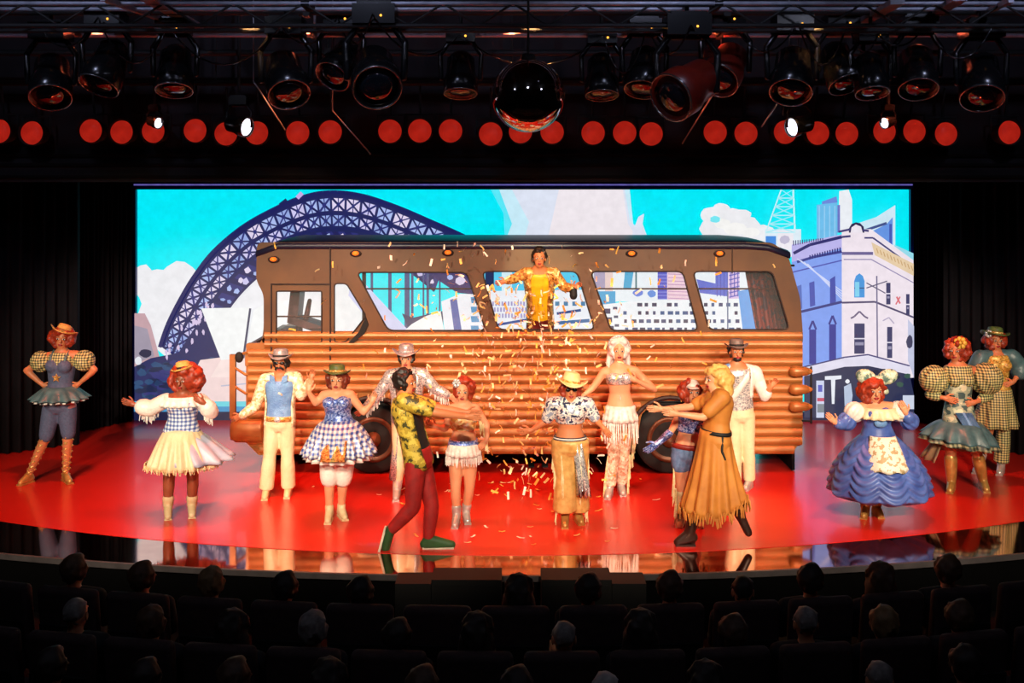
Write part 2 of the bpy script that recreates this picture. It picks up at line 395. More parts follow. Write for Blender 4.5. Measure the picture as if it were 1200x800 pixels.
for k in range(70):
    x, y = random.uniform(164, 262), random.uniform(418, 466); p.blob(x, y, random.uniform(3, 9), random.uniform(2, 4), random.choice([(30, 58, 98), (52, 56, 118), (28, 40, 76), (44, 78, 120)]), 7, 0.3)
for k in range(26):
    t = random.random(); x = 196 + 48 * t + random.uniform(-6, 14); y = 412 - 60 * t + random.uniform(-2, 20); p.blob(x, y, 1.6, 3.5, (214, 196, 230), 6, 0.4)
p.blob(174, 412, 7, 5, (46, 46, 74)); p.blob(166, 421, 4, 5, (230, 232, 240))
p.rect(161, 468, 620, 480, (112, 214, 226)); p.rect(161, 474, 620, 480, (70, 150, 200)); p.rect(161, 480, 1065, 491, (26, 30, 66))
p.done()
p = Pic('picture_shell_roofs')                           # white sail-shaped roofs
SH = (244, 246, 246)
p.poly([(238, 420), (300, 412), (330, 420), (330, 468), (214, 468)], (242, 216, 214)); p.poly([(262, 420), (300, 415), (300, 440), (250, 440)], (248, 226, 222))
p.line((262, 450), (330, 444), 1.5, (190, 190, 210)); p.line((275, 432), (330, 436), 1.5, (190, 190, 210))
p.poly([(239, 360), (297, 359), (288, 418), (262, 420)], SH); p.line((296, 360), (288, 418), 2.5, (70, 72, 100))
p.poly([(300, 362), (322, 350), (400, 352), (400, 415), (291, 410)], SH); p.line((322, 330), (316, 370), 2, (70, 72, 100))
p.poly([(380, 330), (408, 330), (432, 372), (404, 408), (372, 410)], SH)
p.poly([(415, 320), (428, 330), (482, 388), (448, 392), (410, 345)], (214, 216, 246))
p.poly([(470, 390), (484, 378), (500, 369), (517, 363), (522, 390)], SH)
p.done()
p = Pic('picture_white_blocks')                          # white blocks with bands of windows and towers behind
p.rect(561, 316, 700, 352, (96, 206, 240)); p.rect(569, 318, 579, 338, (40, 52, 92)); p.rect(588, 318, 600, 340, (214, 240, 250))
p.poly([(566, 340), (700, 338), (712, 390), (578, 390)], (240, 242, 248)); p.poly([(518, 352), (540, 343), (566, 344), (572, 390), (522, 390)], (240, 242, 248))
for x in (528, 532): p.poly([(x, 350), (x + 4, 349), (x + 10, 388), (x + 5, 388)], (86, 104, 170))
for k in range(4): p.poly([(552, 347 + k * 11), (561, 347 + k * 11), (562, 354 + k * 11), (553, 354 + k * 11)], (70, 150, 200))
for r in range(3):
    for k in range(11): p.rect(577 + r * 2 + k * 3.6, 352 + r * 7, 579 + r * 2 + k * 3.6, 357 + r * 7, (170, 160, 205))
p.line((583, 379), (618, 373), 3, (60, 84, 150)); p.line((652, 366), (680, 362), 3, (60, 84, 140)); p.line((652, 377), (690, 374), 4, (70, 110, 160))
for k in range(5): p.rect(650 + k * 10, 352, 655 + k * 10, 357, (80, 130, 170))
p.rect(693, 316, 930, 352, (232, 242, 248)); p.rect(695, 318, 708, 338, (170, 160, 190)); p.rect(708, 318, 717, 340, (232, 206, 202))
p.poly([(731, 318), (741, 318), (738, 338), (729, 338)], (60, 170, 214)); p.line((744, 318), (744, 338), 2, (70, 120, 130))
p.rect(769, 318, 780, 349, (74, 84, 196)); p.rect(780, 318, 806, 350, (236, 206, 220))
for k in range(8): p.line((781, 320 + k * 4), (806, 321 + k * 4), 1, (196, 150, 190)); p.line((769, 321 + k * 4), (780, 321 + k * 4), 1, (130, 140, 226))
p.rect(697, 340, 720, 356, (52, 164, 214)); p.blob(746, 342, 6, 4, (90, 130, 220)); p.blob(762, 343, 5, 4, (80, 140, 220))
p.poly([(814, 326), (836, 331), (836, 318), (850, 318), (850, 346), (818, 342)], (80, 104, 206)); p.rect(851, 318, 864, 352, (216, 190, 232))
for k in range(7): p.line((838 + k * 4, 318), (838 + k * 4, 346), 1, (58, 74, 180)); p.line((852, 322 + k * 5), (864, 319 + k * 5), 1.4, (90, 90, 190))
p.poly([(700, 356), (735, 352), (880, 348), (890, 390), (700, 390)], (240, 246, 250))
for r in range(4):
    y = 353.5 + r * 9.5
    for k in range(17):
        if random.random() < 0.88: p.rect(728 + k * 8.6 + r, y, 728 + k * 8.6 + r + random.uniform(3, 6.5), y + 4.2, random.choice([(42, 62, 110), (54, 92, 140), (40, 48, 84)]))
for k in range(3): p.rect(704 + k * 2, 360 + k * 10, 714 + k * 2, 366 + k * 10, (38, 48, 92)); p.rect(717 + k, 358 + k * 10, 722 + k, 361 + k * 10, (44, 60, 100))
p.poly([(862, 340), (880, 336), (884, 390), (868, 390)], (90, 160, 230)); p.line((850, 340), (850, 388), 1.5, (80, 100, 140))
p.done()
p = Pic('picture_towers')                                # lattice mast and skyscrapers
p.rect(893, 268, 935, 300, (222, 238, 248)); p.rect(894, 276, 906, 292, (70, 140, 224)); p.rect(908, 270, 926, 292, (240, 236, 244)); p.blob(916, 280, 6, 5, (196, 190, 214), 8)
for k in range(5):
    y0, y1 = 222 + k * 10, 232 + k * 10; xa = 912 - k * 3.6; xb = 926 + k * 0.4
    p.line((xa, y0), (xa - 3.6, y1), 1.6, (206, 244, 250)); p.line((xb, y0), (xb, y1), 2, (206, 244, 250)); p.line((xa, y0), (xb, y1), 1.2, (160, 236, 246)); p.line((xb, y0), (xa - 3.6, y1), 1.2, (160, 236, 246)); p.line((xa - 3.6, y1), (xb, y1), 1.2, (190, 240, 248))
p.poly([(953, 240), (977, 236), (977, 280), (953, 282)], (112, 190, 236))
for k in range(4): p.line((956 + k * 6, 241), (956 + k * 6, 280), 1.4, (150, 206, 244))
p.poly([(959, 236), (976, 230), (977, 237), (959, 239)], (110, 140, 220)); p.poly([(979, 224), (990, 222), (994, 234), (994, 268), (978, 270)], (236, 240, 246)); p.rect(977, 240, 980, 272, (110, 120, 200))
p.poly([(998, 262), (1022, 254), (1044, 240), (1044, 298), (1020, 282), (1006, 272)], (206, 232, 246)); p.poly([(1014, 272), (1034, 262), (1041, 254), (1041, 294), (1022, 284)], (104, 150, 228)); p.line((1010, 269), (1034, 261), 3, (70, 84, 140)); p.rect(1037, 262, 1040, 290, (70, 90, 180))
p.poly([(1043, 286), (1065, 296), (1065, 306), (1043, 300)], (150, 220, 236))
p.done()
p = Pic('picture_corner_building')                       # cream corner building, its left face in blue shade
BL, CR, LN = (128, 160, 240), (240, 228, 238), (70, 66, 120)
p.poly([(924, 300), (982, 281), (982, 440), (924, 452)], BL); p.poly([(924, 286), (982, 274), (982, 290), (924, 306)], (186, 180, 236))
p.poly([(982, 268), (1016, 268), (1065, 304), (1065, 440), (982, 440)], CR)
for k in range(14): p.line((926 + k * 2.6, 281 - k * 0.2), (926 + k * 2.6, 287 - k * 0.5), 1.2, LN)
p.lines([(926, 296), (945, 286), (982, 277)], 3.5, (44, 44, 110)); p.lines([(930, 306), (950, 300), (982, 294)], 3, (54, 60, 140)); p.lines([(924, 318), (982, 304)], 1.6, (80, 90, 180))
for k in range(13): p.line((945 + k * 2.9, 303 - k * 0.75), (945 + k * 2.9, 298 - k * 0.75), 1.5, (40, 44, 120))
p.lines([(982, 277), (992, 276)], 2.5, LN); p.lines([(1008, 278), (1018, 278), (1065, 312)], 2, LN); p.lines([(982, 296), (1018, 296)], 3.5, (110, 100, 150)); p.lines([(984, 303), (1016, 303), (1065, 330)], 1.3, (150, 140, 180))
p.poly([(1016, 283), (1065, 308), (1065, 322), (1020, 298)], (232, 206, 170))
for k in range(11): a_ = 1022 + k * 4; p.line((a_, 290 + k * 2), (a_ + 2, 296 + k * 2), 1, (200, 160, 110))
p.poly([(990, 272), (990, 267), (993, 262), (998, 260), (1003, 261), (1007, 265), (1008, 272)], (50, 46, 84)); p.poly([(992, 272), (993, 266), (998, 262.5), (1004, 265), (1006, 272)], (238, 230, 240)); p.line((978, 271), (992, 268), 2.5, LN); p.line((1006, 269), (1013, 270), 2.5, LN)
for k in range(4): p.line((930 + k * 4, 302 + k * 2), (982, 340 + k * 3), 1.1, (206, 214, 248))
p.poly([(944, 330), (950, 328), (951, 356), (945, 358)], (70, 84, 176)); p.poly([(968, 326), (974, 322), (975, 352), (968, 354)], (64, 76, 170)); p.poly([(930, 334), (935, 332), (936, 360), (930, 361)], (84, 110, 190))
p.lines([(924, 366), (982, 352)], 3, (56, 60, 130)); p.lines([(982, 353), (1020, 352), (1065, 370)], 2.2, (80, 72, 110))
for x, y0, y1 in ((944, 384, 424), (967, 378, 420)): p.rect(x, y0, x + 8, y1, (56, 60, 150)); p.lines([(x, y0), (x + 4, y0 - 10), (x + 8, y0)], 2.4, (60, 60, 140))
p.poly([(996, 328), (998, 322), (1002, 319), (1006, 322), (1008, 328), (1008, 347), (996, 347)], (70, 150, 220)); p.line((996, 336), (1008, 336), 1, (40, 50, 90)); p.rect(997, 329, 1002, 346, (130, 210, 240))
for x, y, wd, hh in ((1033, 330, 5, 25), (1056, 343, 4, 24), (1034, 381, 6, 36), (996, 377, 12, 35)): p.rect(x, y, x + wd, y + hh, (62, 62, 104)); p.line((x, y + hh / 2), (x + wd, y + hh / 2), 1.4, (226, 220, 236)); p.rect(x + 1, y + hh * 0.62, x + wd - 1, y + hh * 0.72, (150, 146, 176))
p.lines([(992, 371), (996, 369), (1002, 363), (1008, 369), (1012, 371)], 2, (110, 98, 130)); p.lines([(1029, 374), (1036, 370), (1042, 377)], 1.4, (180, 170, 196))
p.line((1022, 322), (1023, 440), 1.6, (110, 104, 140)); p.line((1010, 336), (1034, 328), 1.3, (96, 90, 120)); p.line((1010, 330), (1032, 342), 1.3, (96, 90, 120))
p.lines([(1045, 346), (1049, 354)], 2, (220, 110, 120)); p.line((1049, 346), (1044, 355), 1.6, (220, 110, 120))
p.poly([(930, 428), (985, 416), (1012, 413), (1060, 426), (1060, 436), (985, 428), (932, 440)], (226, 222, 240)); p.lines([(930, 429), (985, 416), (1012, 413), (1060, 426)], 1.6, LN)
p.poly([(938, 438), (985, 427), (1012, 426), (1060, 436), (1065, 460), (1065, 486), (938, 486)], (46, 52, 84))
p.poly([(962, 438), (981, 437), (981, 441), (974, 442), (973, 470), (970, 470), (969, 442), (962, 442)], (232, 236, 246))
p.rect(952, 443, 961, 486, (206, 214, 240)); p.rect(954, 448, 959, 456, (90, 96, 190)); p.rect(953, 463, 961, 467, (200, 80, 110)); p.rect(953, 470, 961, 480, (130, 140, 150)); p.poly([(984, 450), (992, 446), (994, 460), (992, 476), (985, 478)], (186, 200, 224)); p.blob(988, 444, 2.5, 2.5, (240, 242, 250), 8)
p.rect(1052, 460, 1065, 476, (206, 214, 232)); p.poly([(1058, 372), (1065, 380), (1065, 440), (1058, 420)], (196, 200, 226)); p.blob(1060, 398, 4, 8, (70, 70, 100), 8)
for k in range(10): p.blob(random.uniform(1010, 1060), random.uniform(430, 450), 4, 3, random.choice([(60, 90, 80), (40, 60, 90), (30, 36, 60)]), 7, 0.3)
p.done()
# ================================================================ the bus set piece
DB = 13.0
def B(px, py, dy=0.0): q = PX(px, py, DB); return V((q.x, DB + dy, q.z))
m_bronze = mat('bronze bus panel', (104, 66, 34), 0.42, 0.2, c2=(84, 52, 28), scale=2.5)
m_gold = mat('golden corrugated metal', (172, 110, 56), 0.36, 0.25, c2=(150, 92, 44), scale=4)
m_roof = mat('dark navy roof', (34, 34, 62), 0.4, scale=3)
m_tyre = mat('black rubber', (22, 20, 20), 0.8); m_hub = mat('brown wheel hub', (110, 66, 40), 0.45, 0.4)
m_amber = mat('amber lamp glass', (255, 110, 30), 0.25, emit=1.6)
m_brown = mat('dark brown rubber trim', (46, 28, 24), 0.6)
bus = thing('bus', (B(610, 0).x, DB + 1.0, 0), 'bronze and gold vintage bus with corrugated side behind the dancers', 'bus')
def flat_holes(name, outer, holes, y0, y1, m, parent, bev=0.0):
    cu = bpy.data.curves.new(name, 'CURVE'); cu.dimensions = '2D'; cu.fill_mode = 'BOTH'; cu.extrude = (y1 - y0) / 2
    for pts in [outer] + holes:
        sp = cu.splines.new('POLY'); sp.points.add(len(pts) - 1); sp.use_cyclic_u = True
        for q, (x, z) in zip(sp.points, pts): q.co = (x, z, 0, 1)
    t = bpy.data.objects.new('t', cu); COL.objects.link(t)
    dg = bpy.context.evaluated_depsgraph_get(); me = bpy.data.meshes.new_from_object(t.evaluated_get(dg)); bpy.data.objects.remove(t)
    off = V(parent['_o'])
    for v in me.vertices: x, z, e = v.co; v.co = (x - off.x, (y0 + y1) / 2 - e - off.y, z - off.z)
    bm = bmesh.new(); bm.from_mesh(me); bmesh.ops.recalc_face_normals(bm, faces=bm.faces); bm.to_mesh(me); bm.free()
    o = link(name, me, m, parent); o['_o'] = tuple(off); return o
def rnd(pts, r, n=4):                                    # round the corners of a px polygon
    out = []
    for i, q in enumerate(pts):
        a = V(pts[i - 1]); b = V(q); c = V(pts[(i + 1) % len(pts)]); u = (a - b); w_ = (c - b)
        k = min(r, u.length * 0.45, w_.length * 0.45); s0 = b + u.normalized() * k; s1 = b + w_.normalized() * k
        for j in range(n + 1): t = j / n; out.append(tuple(s0 * (1 - t) ** 2 + b * 2 * t * (1 - t) + s1 * t * t))
    return out
def xz(pts): return [(B(*q).x, B(*q).z) for q in pts]
wins = [[(418, 319), (547, 319), (569, 387), (455, 387)], [(565, 318), (676, 318), (697, 386), (584, 386)],
        [(692, 318), (800, 318), (818, 387), (716, 387)], [(812, 318), (905, 318), (925, 386), (831, 386)]]
drv = [(324, 341), (377, 341), (377, 401), (324, 401)]; hexw = [(392, 332), (406, 332), (429, 370), (405, 401), (392, 401)]
upper = rnd([(301, 284), (906, 284), (924, 300), (938, 350), (941, 392), (941, 403), (306, 403), (309, 385), (309, 345), (300, 328)], 7)
flat_holes('side_panel', xz(upper), [xz(rnd(q, 7)) for q in wins] + [xz(rnd(drv, 2)), xz(rnd(hexw, 4))], DB, DB + 0.05, m_bronze, bus)
m_glass = bpy.data.materials.new('clear pane'); m_glass.use_nodes = True
_n = m_glass.node_tree; _b = _n.nodes['Principled BSDF']; _b.inputs['Base Color'].default_value = (0.95, 0.97, 1, 1); _b.inputs['Roughness'].default_value = 0.05; _b.inputs['Alpha'].default_value = 0.03
_t = _n.nodes.new('ShaderNodeTexNoise'); _t.inputs['Scale'].default_value = 3; _n.links.new(_t.outputs[0], _b.inputs['Coat Roughness'])
def loop_bar(name, pts, r, m, y): s = S(); s.path([B(*q, y) for q in pts + pts[:1]], r, 6); return mk(name, s, m, bus, True)
for k, q in enumerate(wins):
    f_ = loop_bar('window_frame', rnd(q, 7), 0.010, m_brown, -0.004)
    t = 20 / 68; a = (q[0][0] + (q[3][0] - q[0][0]) * t, 338.5); b = (q[1][0] + (q[2][0] - q[1][0]) * t, 338.5)
    if k != 1:
        s = S(); s.cone(B(*a, 0.03), B(*b, 0.03), 0.011, 0.011, 6); mk('transom', s, m_brown, f_, True)
        s = S(); s.prism([B(*c) for c in rnd(q, 7)], (0, 0.020, 0), (0, 0.024, 0)); mk('pane', s, m_glass, f_)
f_ = loop_bar('window_frame', rnd(drv, 2), 0.010, m_brown, -0.004); s = S(); s.cone(B(324, 371, 0.03), B(377, 371, 0.03), 0.011, 0.011, 6); mk('transom', s, m_brown, f_, True)
s = S(); s.prism([B(*c) for c in drv], (0, 0.020, 0), (0, 0.024, 0)); mk('pane', s, m_glass, f_)
f_ = loop_bar('window_frame', rnd(hexw, 4), 0.010, m_brown, -0.004); s = S(); s.prism([B(*c) for c in rnd(hexw, 4)], (0, 0.020, 0), (0, 0.024, 0)); mk('pane', s, m_glass, f_)
# door round the driver's window: raised frame and panel seams
s = S()
for a, b in (((318, 333), (387, 333)), ((318, 333), (318, 403)), ((387, 287), (387, 520)), ((318, 403), (318, 520))): s.cone(B(*a, -0.004), B(*b, -0.004), 0.012, 0.012, 6)
mk('door_seam', s, m_brown, bus, True)
s = S(); s.prism([B(*q) for q in ((429, 371), (432, 380), (427, 391), (415, 401), (409, 401), (421, 388))], (0, -0.035, 0), (0, 0.0, 0)); mk('quarter_light', s, m_tyre, bus)
for x in (387, 858):
    s = S(); s.cone(B(x, 288, -0.003), B(x, 320, -0.003), 0.007, 0.007, 6); mk('panel_seam', s, m_brown, bus, True)
# rounded eave and roof
RD = 2.15
def roof_x(y): return 0
prof = [(0.0, 290, 0), (-0.02, 287, 0)]
s = S(); rings = []
xl, xr = B(300, 0).x, B(926, 0).x
sec = [(0.0, B(0, 292).z), (-0.025, B(0, 288).z), (0.0, B(0, 284.5).z), (0.12, B(0, 282.5).z), (0.6, B(0, 281).z), (1.1, B(0, 280.5).z), (1.7, B(0, 281).z), (RD, B(0, 284).z), (RD, B(0, 288).z), (1.1, B(0, 287).z), (0.2, B(0, 292).z)]
n = 24
for i in range(n + 1):
    t = i / n; x = xl + (xr - xl) * t; drop = 0.0
    if t > 0.93: drop = ((t - 0.93) / 0.07) ** 2 * 0.12
    if t < 0.04: drop = ((0.04 - t) / 0.04) ** 2 * 0.10
    rings.append([V((x, DB + y, z - drop)) for y, z in sec])
s.loft(rings); mk('roof', s, m_roof, bus, True)
for x, y in ((321, 304), (417, 297), (525, 296), (740, 297), (843, 297)):
    c = B(x, y, -0.012); s = S(); s.ell(c, (0.075, 0.02, 0.045)); b = mk('marker_lamp', s, m_brown, bus, True)
    s = S(); s.ell(c + V((0, -0.018, 0.005)), (0.042, 0.03, 0.028)); mk('lens', s, m_amber, b, True)
# corrugated lower side: ten separate ribs round the wheel arches
WH = [(437, 512), (785, 512)]; RA = 47
RP = 10.3; ys = [388 + RP * i for i in range(14)]
mk('lower_panel', S().prism([B(*q) for q in rnd([(288, 402), (941, 402), (941, 512), (930, 530), (826, 530), (818, 485), (800, 470), (770, 470), (752, 485), (744, 530), (478, 530), (470, 485), (452, 470), (422, 470), (404, 485), (396, 530), (304, 530), (288, 505)], 3, 2)], (0, 0.012, 0), (0, 0.06, 0)), m_gold, bus)
for y in ys:
    yc = y + RP / 2; segs = [[291 if yc > 405 else 310, 940]]
    if yc > 518: segs[0] = [300 + (yc - 518) * 0.5, 936 - (yc - 518) * 0.6]
    for wx, wy in WH:
        if abs(yc - wy) < RA + 4:
            hw = math.sqrt(max(0, (RA + 3) ** 2 - min(abs(yc - wy), RA + 3) ** 2)) if yc < wy else RA + 3
            segs = [q for a, b in segs for q in ([a, min(b, wx - hw)], [max(a, wx + hw), b]) if q[1] - q[0] > 4]
    for a, b in segs:
        s = S(); p0, p1 = B(a, yc), B(b, yc); hz = RP * DB / F / 2; R_ = []
        for x in (p0.x, p1.x):
            R_.append([V((x, DB + 0.02, p0.z - hz))] + [V((x, DB + 0.012 - 0.033 * max(0, cos(t * pi / 2)) ** 0.75, p0.z + hz * 0.97 * t)) for t in (-1, -0.85, -0.6, -0.3, 0, 0.3, 0.6, 0.85, 1)] + [V((x, DB + 0.02, p0.z + hz))])
        s.loft(R_); mk('rib', s, m_gold, bus)
# wheel arches and wheels
for wx, wy in WH:
    c = B(wx, wy); s = S(); R0 = RA * DB / F
    pts = [V((c.x + R0 * cos(a), DB - 0.03, c.z + R0 * sin(a))) for a in [radians(-18 + 216 * i / 20) for i in range(21)]]
    s.path(pts, 0.028, 8); mk('wheel_arch', s, m_brown, bus, True)
    for dy in (0.14, 1.75):
        cw = V((c.x, DB + dy, 0.44)); RX = Matrix.Rotation(pi / 2, 3, 'X')
        s = S(); s.lathe(cw, [(0.2, -0.11), (0.40, -0.13), (0.435, -0.10), (0.438, 0), (0.435, 0.10), (0.40, 0.13), (0.2, 0.11)], 32, RX); wl = mk('wheel', s, m_tyre, bus, True)
        s = S(); s.lathe(cw, [(0.0, 0.06), (0.09, 0.07), (0.10, 0.14), (0.0, 0.15)][::-1], 20, RX); s.lathe(cw, [(0.001, 0.05), (0.27, 0.08), (0.29, 0.135), (0.25, 0.135), (0.2, 0.09), (0.001, 0.1)], 28, RX); mk('hub', s, m_hub, wl, True)
# chassis, floor and end walls
s = S(); s.box((B(610, 0).x, DB + 1.1, 0.86), (B(930, 0).x - B(300, 0).x, 2.0, 0.08)); s.box((B(610, 0).x, DB + 1.1, 0.5), (B(930, 0).x - B(310, 0).x, 0.5, 0.3)); mk('chassis', s, m_tyre, bus)
s = S(); s.box((B(610, 0).x, DB + 1.95, 0.46), (B(925, 0).x - B(310, 0).x, 0.04, 0.9)); mk('back_valance', s, VELVET, bus)
for x in (308, 934): s = S(); s.box((B(x, 0).x, DB + 1.05, 0.3), (0.04, 1.75, 0.58)); mk('end_light_block', s, VELVET, bus)  # sheets added at both ends to block the screen's reflection under the bus
s = S(); s.prism([V((B(939, 0).x, DB + 0.05, B(0, 402).z)), V((B(939, 0).x, DB + 2.05, B(0, 402).z)), V((B(939, 0).x, DB + 2.05, 0.35)), V((B(939, 0).x, DB + 0.05, 0.35))], (-0.05, 0, 0), (0, 0, 0)); mk('rear_panel', s, m_bronze, bus)
s = S(); s.prism([V((B(289, 0).x, DB + 0.05, B(0, 404).z)), V((B(289, 0).x, DB + 2.05, B(0, 404).z)), V((B(289, 0).x, DB + 2.05, 0.4)), V((B(289, 0).x, DB + 0.05, 0.4))], (0, 0, 0), (0.05, 0, 0)); mk('front_panel', s, m_bronze, bus)
s = S()
for dy in (2.0,):
    for x in (303, 400, 932): s.cone(B(x, 300, dy), B(x, 420, dy), 0.03, 0.03, 8)
mk('rear_post', s, m_brown, bus, True)
# step of the cowl in front of the windscreen
s = S(); s.prism([B(*q) for q in rnd([(310, 394), (310, 420), (287, 430), (287, 414), (300, 408)], 3)], (0, 0.0, 0), (0, 2.0, 0)); mk('cowl', s, m_gold, bus)
# front bumper and skirt
s = S(); s.loft([[V((B(272 + k, 0).x, DB - 0.02 + 0.09 * cos(a), B(0, 504).z + (0.155 - 0.03 * (k < 3)) * sin(a) * (1 if abs(sin(a)) < 0.8 else 0.97))) for a in [2 * pi * i / 20 for i in range(20)]] for k in (0, 2, 5, 20, 34, 37)])
mk('bumper', s, m_gold, bus, True)
s = S(); s.prism([B(*q) for q in ((288, 518), (330, 518), (330, 533), (303, 533))], (0, 0.0, 0), (0, 0.3, 0)); mk('skirt_plate', s, m_gold, bus)
# mirror bracket at the front: upright with braces and a mirror head
s = S(); s.box((B(273, 0).x, DB + 0.0, (B(0, 415).z + B(0, 490).z) / 2), (0.075, 0.05, B(0, 415).z - B(0, 490).z))
for y in (430, 452): s.cone(B(274, y, 0), B(288, y + 9, 0), 0.018, 0.018, 6)
s.cone(B(274, 417), B(290, 413), 0.02, 0.02, 6)
mb = mk('mirror_bracket', s, m_gold, bus, False)
s = S(); s.ell(B(281, 418, -0.03), (0.055, 0.04, 0.07)); mk('mirror', s, m_tyre, mb, True)
# three round rear lamps on arms and their guard bar
for y in (434, 455, 475):
    s = S(); s.cone(B(930, y, -0.06), B(943, y, -0.06), 0.075, 0.055, 14); lp = mk('rear_lamp', s, m_gold, bus, True)
    s = S(); s.cone(B(946, y, -0.06), B(948, y, -0.06), 0.045, 0.03, 12); mk('lens', s, mat('rear lamp glass', (190, 120, 60), 0.25), lp, True)
s = S(); s.cone(B(950, 430, -0.02), B(950, 495, -0.02), 0.014, 0.014, 8); s.cone(B(950, 432, -0.02), B(940, 432, 0), 0.012, 0.012, 6); s.cone(B(950, 493, -0.02), B(940, 493, 0), 0.012, 0.012, 6); mk('guard_bar', s, m_tyre, bus, True)
# driver's seat and steering wheel seen through the cab window
m_dred = mat('dark red leather', (74, 14, 26), 0.5, c2=(40, 10, 24)); 
c = PX(356, 378, DB + 1.0)
st = thing('driver_seat', (c.x, DB + 1.0, 0.9), "dark red driver's seat on a post behind the bus cab window", 'seat')
s = S(); s.cone((c.x - 0.06, DB + 1.0, 0.9), (c.x - 0.06, DB + 1.0, c.z - 0.03), 0.045, 0.045); s.cone((c.x - 0.06, DB + 1, 0.92), (c.x - 0.06, DB + 1, 0.95), 0.16, 0.12, 14); mk('post', s, m_tyre, st, True)
s = S(); s.box((c.x + 0.05, DB + 1.0, c.z), (0.46, 0.42, 0.10), Matrix.Rotation(radians(18), 3, 'Y')); mk('cushion', s, m_dred, st)
s = S(); s.box((c.x - 0.10, DB + 1.0, c.z + 0.26), (0.13, 0.36, 0.46), Matrix.Rotation(radians(6), 3, 'Y')); s.cone((c.x + 0.08, DB + 1.0, c.z + 0.3), (c.x + 0.03, DB + 1.0, c.z + 0.05), 0.03, 0.04); mk('backrest', s, m_dred, st)
s = S(); cw = PX(339, 392, DB + 0.9); s.box(cw, (0.16, 0.3, 0.2)); s.box(cw + V((0, 0, -0.5)), (0.05, 0.05, 0.85)); mk('console', s, m_dred, st)
# folded dark red cloth hanging inside the rear window
cl = thing('hanging_cloth', PX(897, 420, DB + 0.5), 'dark red patterned cloth hanging inside the rearmost bus window', 'cloth')
s = S(); rr = []
for k in range(9):
    py = 312 + 12 * k; x0 = 872 + k * 2.2; x1 = 925 + k * 1.5
    rr.append([PX(x0 + (x1 - x0) * i / 30, py, DB + 0.45 + 0.05 * sin(i * 1.1 + k * 0.15)) for i in range(31)])
s.shell(rr, 0.008, False); mk('cloth', s, mat('red navy cloth', (104, 24, 22), 0.6, kind='patch', c2=(16, 15, 44), c3=(36, 14, 40), scale=7), cl, True)
s = S(); s.cone(PX(868, 311, DB + 0.45), PX(930, 311, DB + 0.45), 0.015, 0.015); mk('rod', s, m_tyre, cl, True)
# ================================================================ people: body builder
RT = {True: [(-.24, .085, .075), (-.12, .15, .115), (.04, .165, .12), (.2, .145, .105), (.38, .118, .092), (.6, .135, .105), (.78, .15, .115), (.92, .15, .092), (1.0, .085, .065), (1.07, .052, .052)],
      False: [(-.24, .085, .08), (-.12, .145, .115), (.04, .155, .115), (.2, .148, .108), (.38, .145, .102), (.6, .165, .115), (.78, .182, .122), (.92, .175, .10), (1.0, .10, .07), (1.07, .06, .058)]}
def axes(J):
    up = (J['nk'] - J['pv']).normalized(); b = radians(J['by']); lat = V((cos(b), sin(b), 0)); lat = (lat - up * lat.dot(up)).normalized()
    return up, lat, lat.cross(up)
def rad(J, t):
    T = RT[J['fem']]; g = J['g']
    if t <= T[0][0]: return T[0][1] * g, T[0][2] * g
    for (a, x0, y0), (b, x1, y1) in zip(T, T[1:]):
        if t <= b: k = (t - a) / (b - a); return (x0 + (x1 - x0) * k) * g * J['w'], (y0 + (y1 - y0) * k) * g * J['w']
    return T[-1][1] * g, T[-1][2] * g
def ctr(J, t): return J['pv'] + (J['nk'] - J['pv']) * t
def tring(J, t, inf=0.0, n=20, a0=0.0, a1=2 * pi, open_=False):
    up, lat, fw = axes(J); rx, ry = rad(J, t); c = ctr(J, t); m = n if not open_ else n - 1
    return [c + lat * (rx + inf) * cos(a0 + (a1 - a0) * i / m) + fw * (ry + inf) * sin(a0 + (a1 - a0) * i / m) for i in range(n)]
def torso(s, J, inf=0.0, t0=-.24, t1=1.07):
    ts = [t0] + [q[0] for q in RT[J['fem']] if t0 < q[0] < t1] + [t1]
    s.loft([tring(J, t, inf) for t in ts])
    if J['fem'] and t1 > .7 > t0:
        up, lat, fw = axes(J); g = J['g']
        for k in (-1, 1): s.ell(ctr(J, .72) + lat * k * .07 * g + fw * .085 * g, tuple(x + inf for x in (.062 * g, .055 * g, .06 * g)))
    return s
def hips(J):
    b = radians(J['by']); lat = V((cos(b), sin(b), 0)); g = J['g']
    return J['pv'] - lat * .082 * g + V((0, 0, -.05 * g)), J['pv'] + lat * .082 * g + V((0, 0, -.05 * g))
def leg(s, J, k, inf=0.0, a=0.0, b=2.0, flare=0.0, rnd_=True):   # k 'L'/'R'; a..b: 0 hip, 1 knee, 2 ankle
    g = J['g']; h = hips(J)[k == 'R']; kn, an = J['k' + k], J['a' + k]
    P_ = [(0, h, .088), (.5, h.lerp(kn, .5), .075), (1, kn, .056), (1.3, kn.lerp(an, .3), .056), (2, an, .036)]
    def at(t):
        for (t0, p0, r0), (t1, p1, r1) in zip(P_, P_[1:]):
            if t <= t1: q = (t - t0) / (t1 - t0); return p0.lerp(p1, q), (r0 + (r1 - r0) * q) * g * J['w']
        return P_[-1][1], P_[-1][2] * g
    ts = [a] + [q[0] for q in P_ if a < q[0] < b] + [b]
    for t0, t1 in zip(ts, ts[1:]):
        (p0, r0), (p1, r1) = at(t0), at(t1); f0 = flare * max(0, t0 - .9); f1 = flare * max(0, t1 - .9)
        s.cone(p0, p1, r0 + inf + f0, r1 + inf + f1, 14, rnd_ and not (t1 == b and b < 2.01 and flare))
    return s
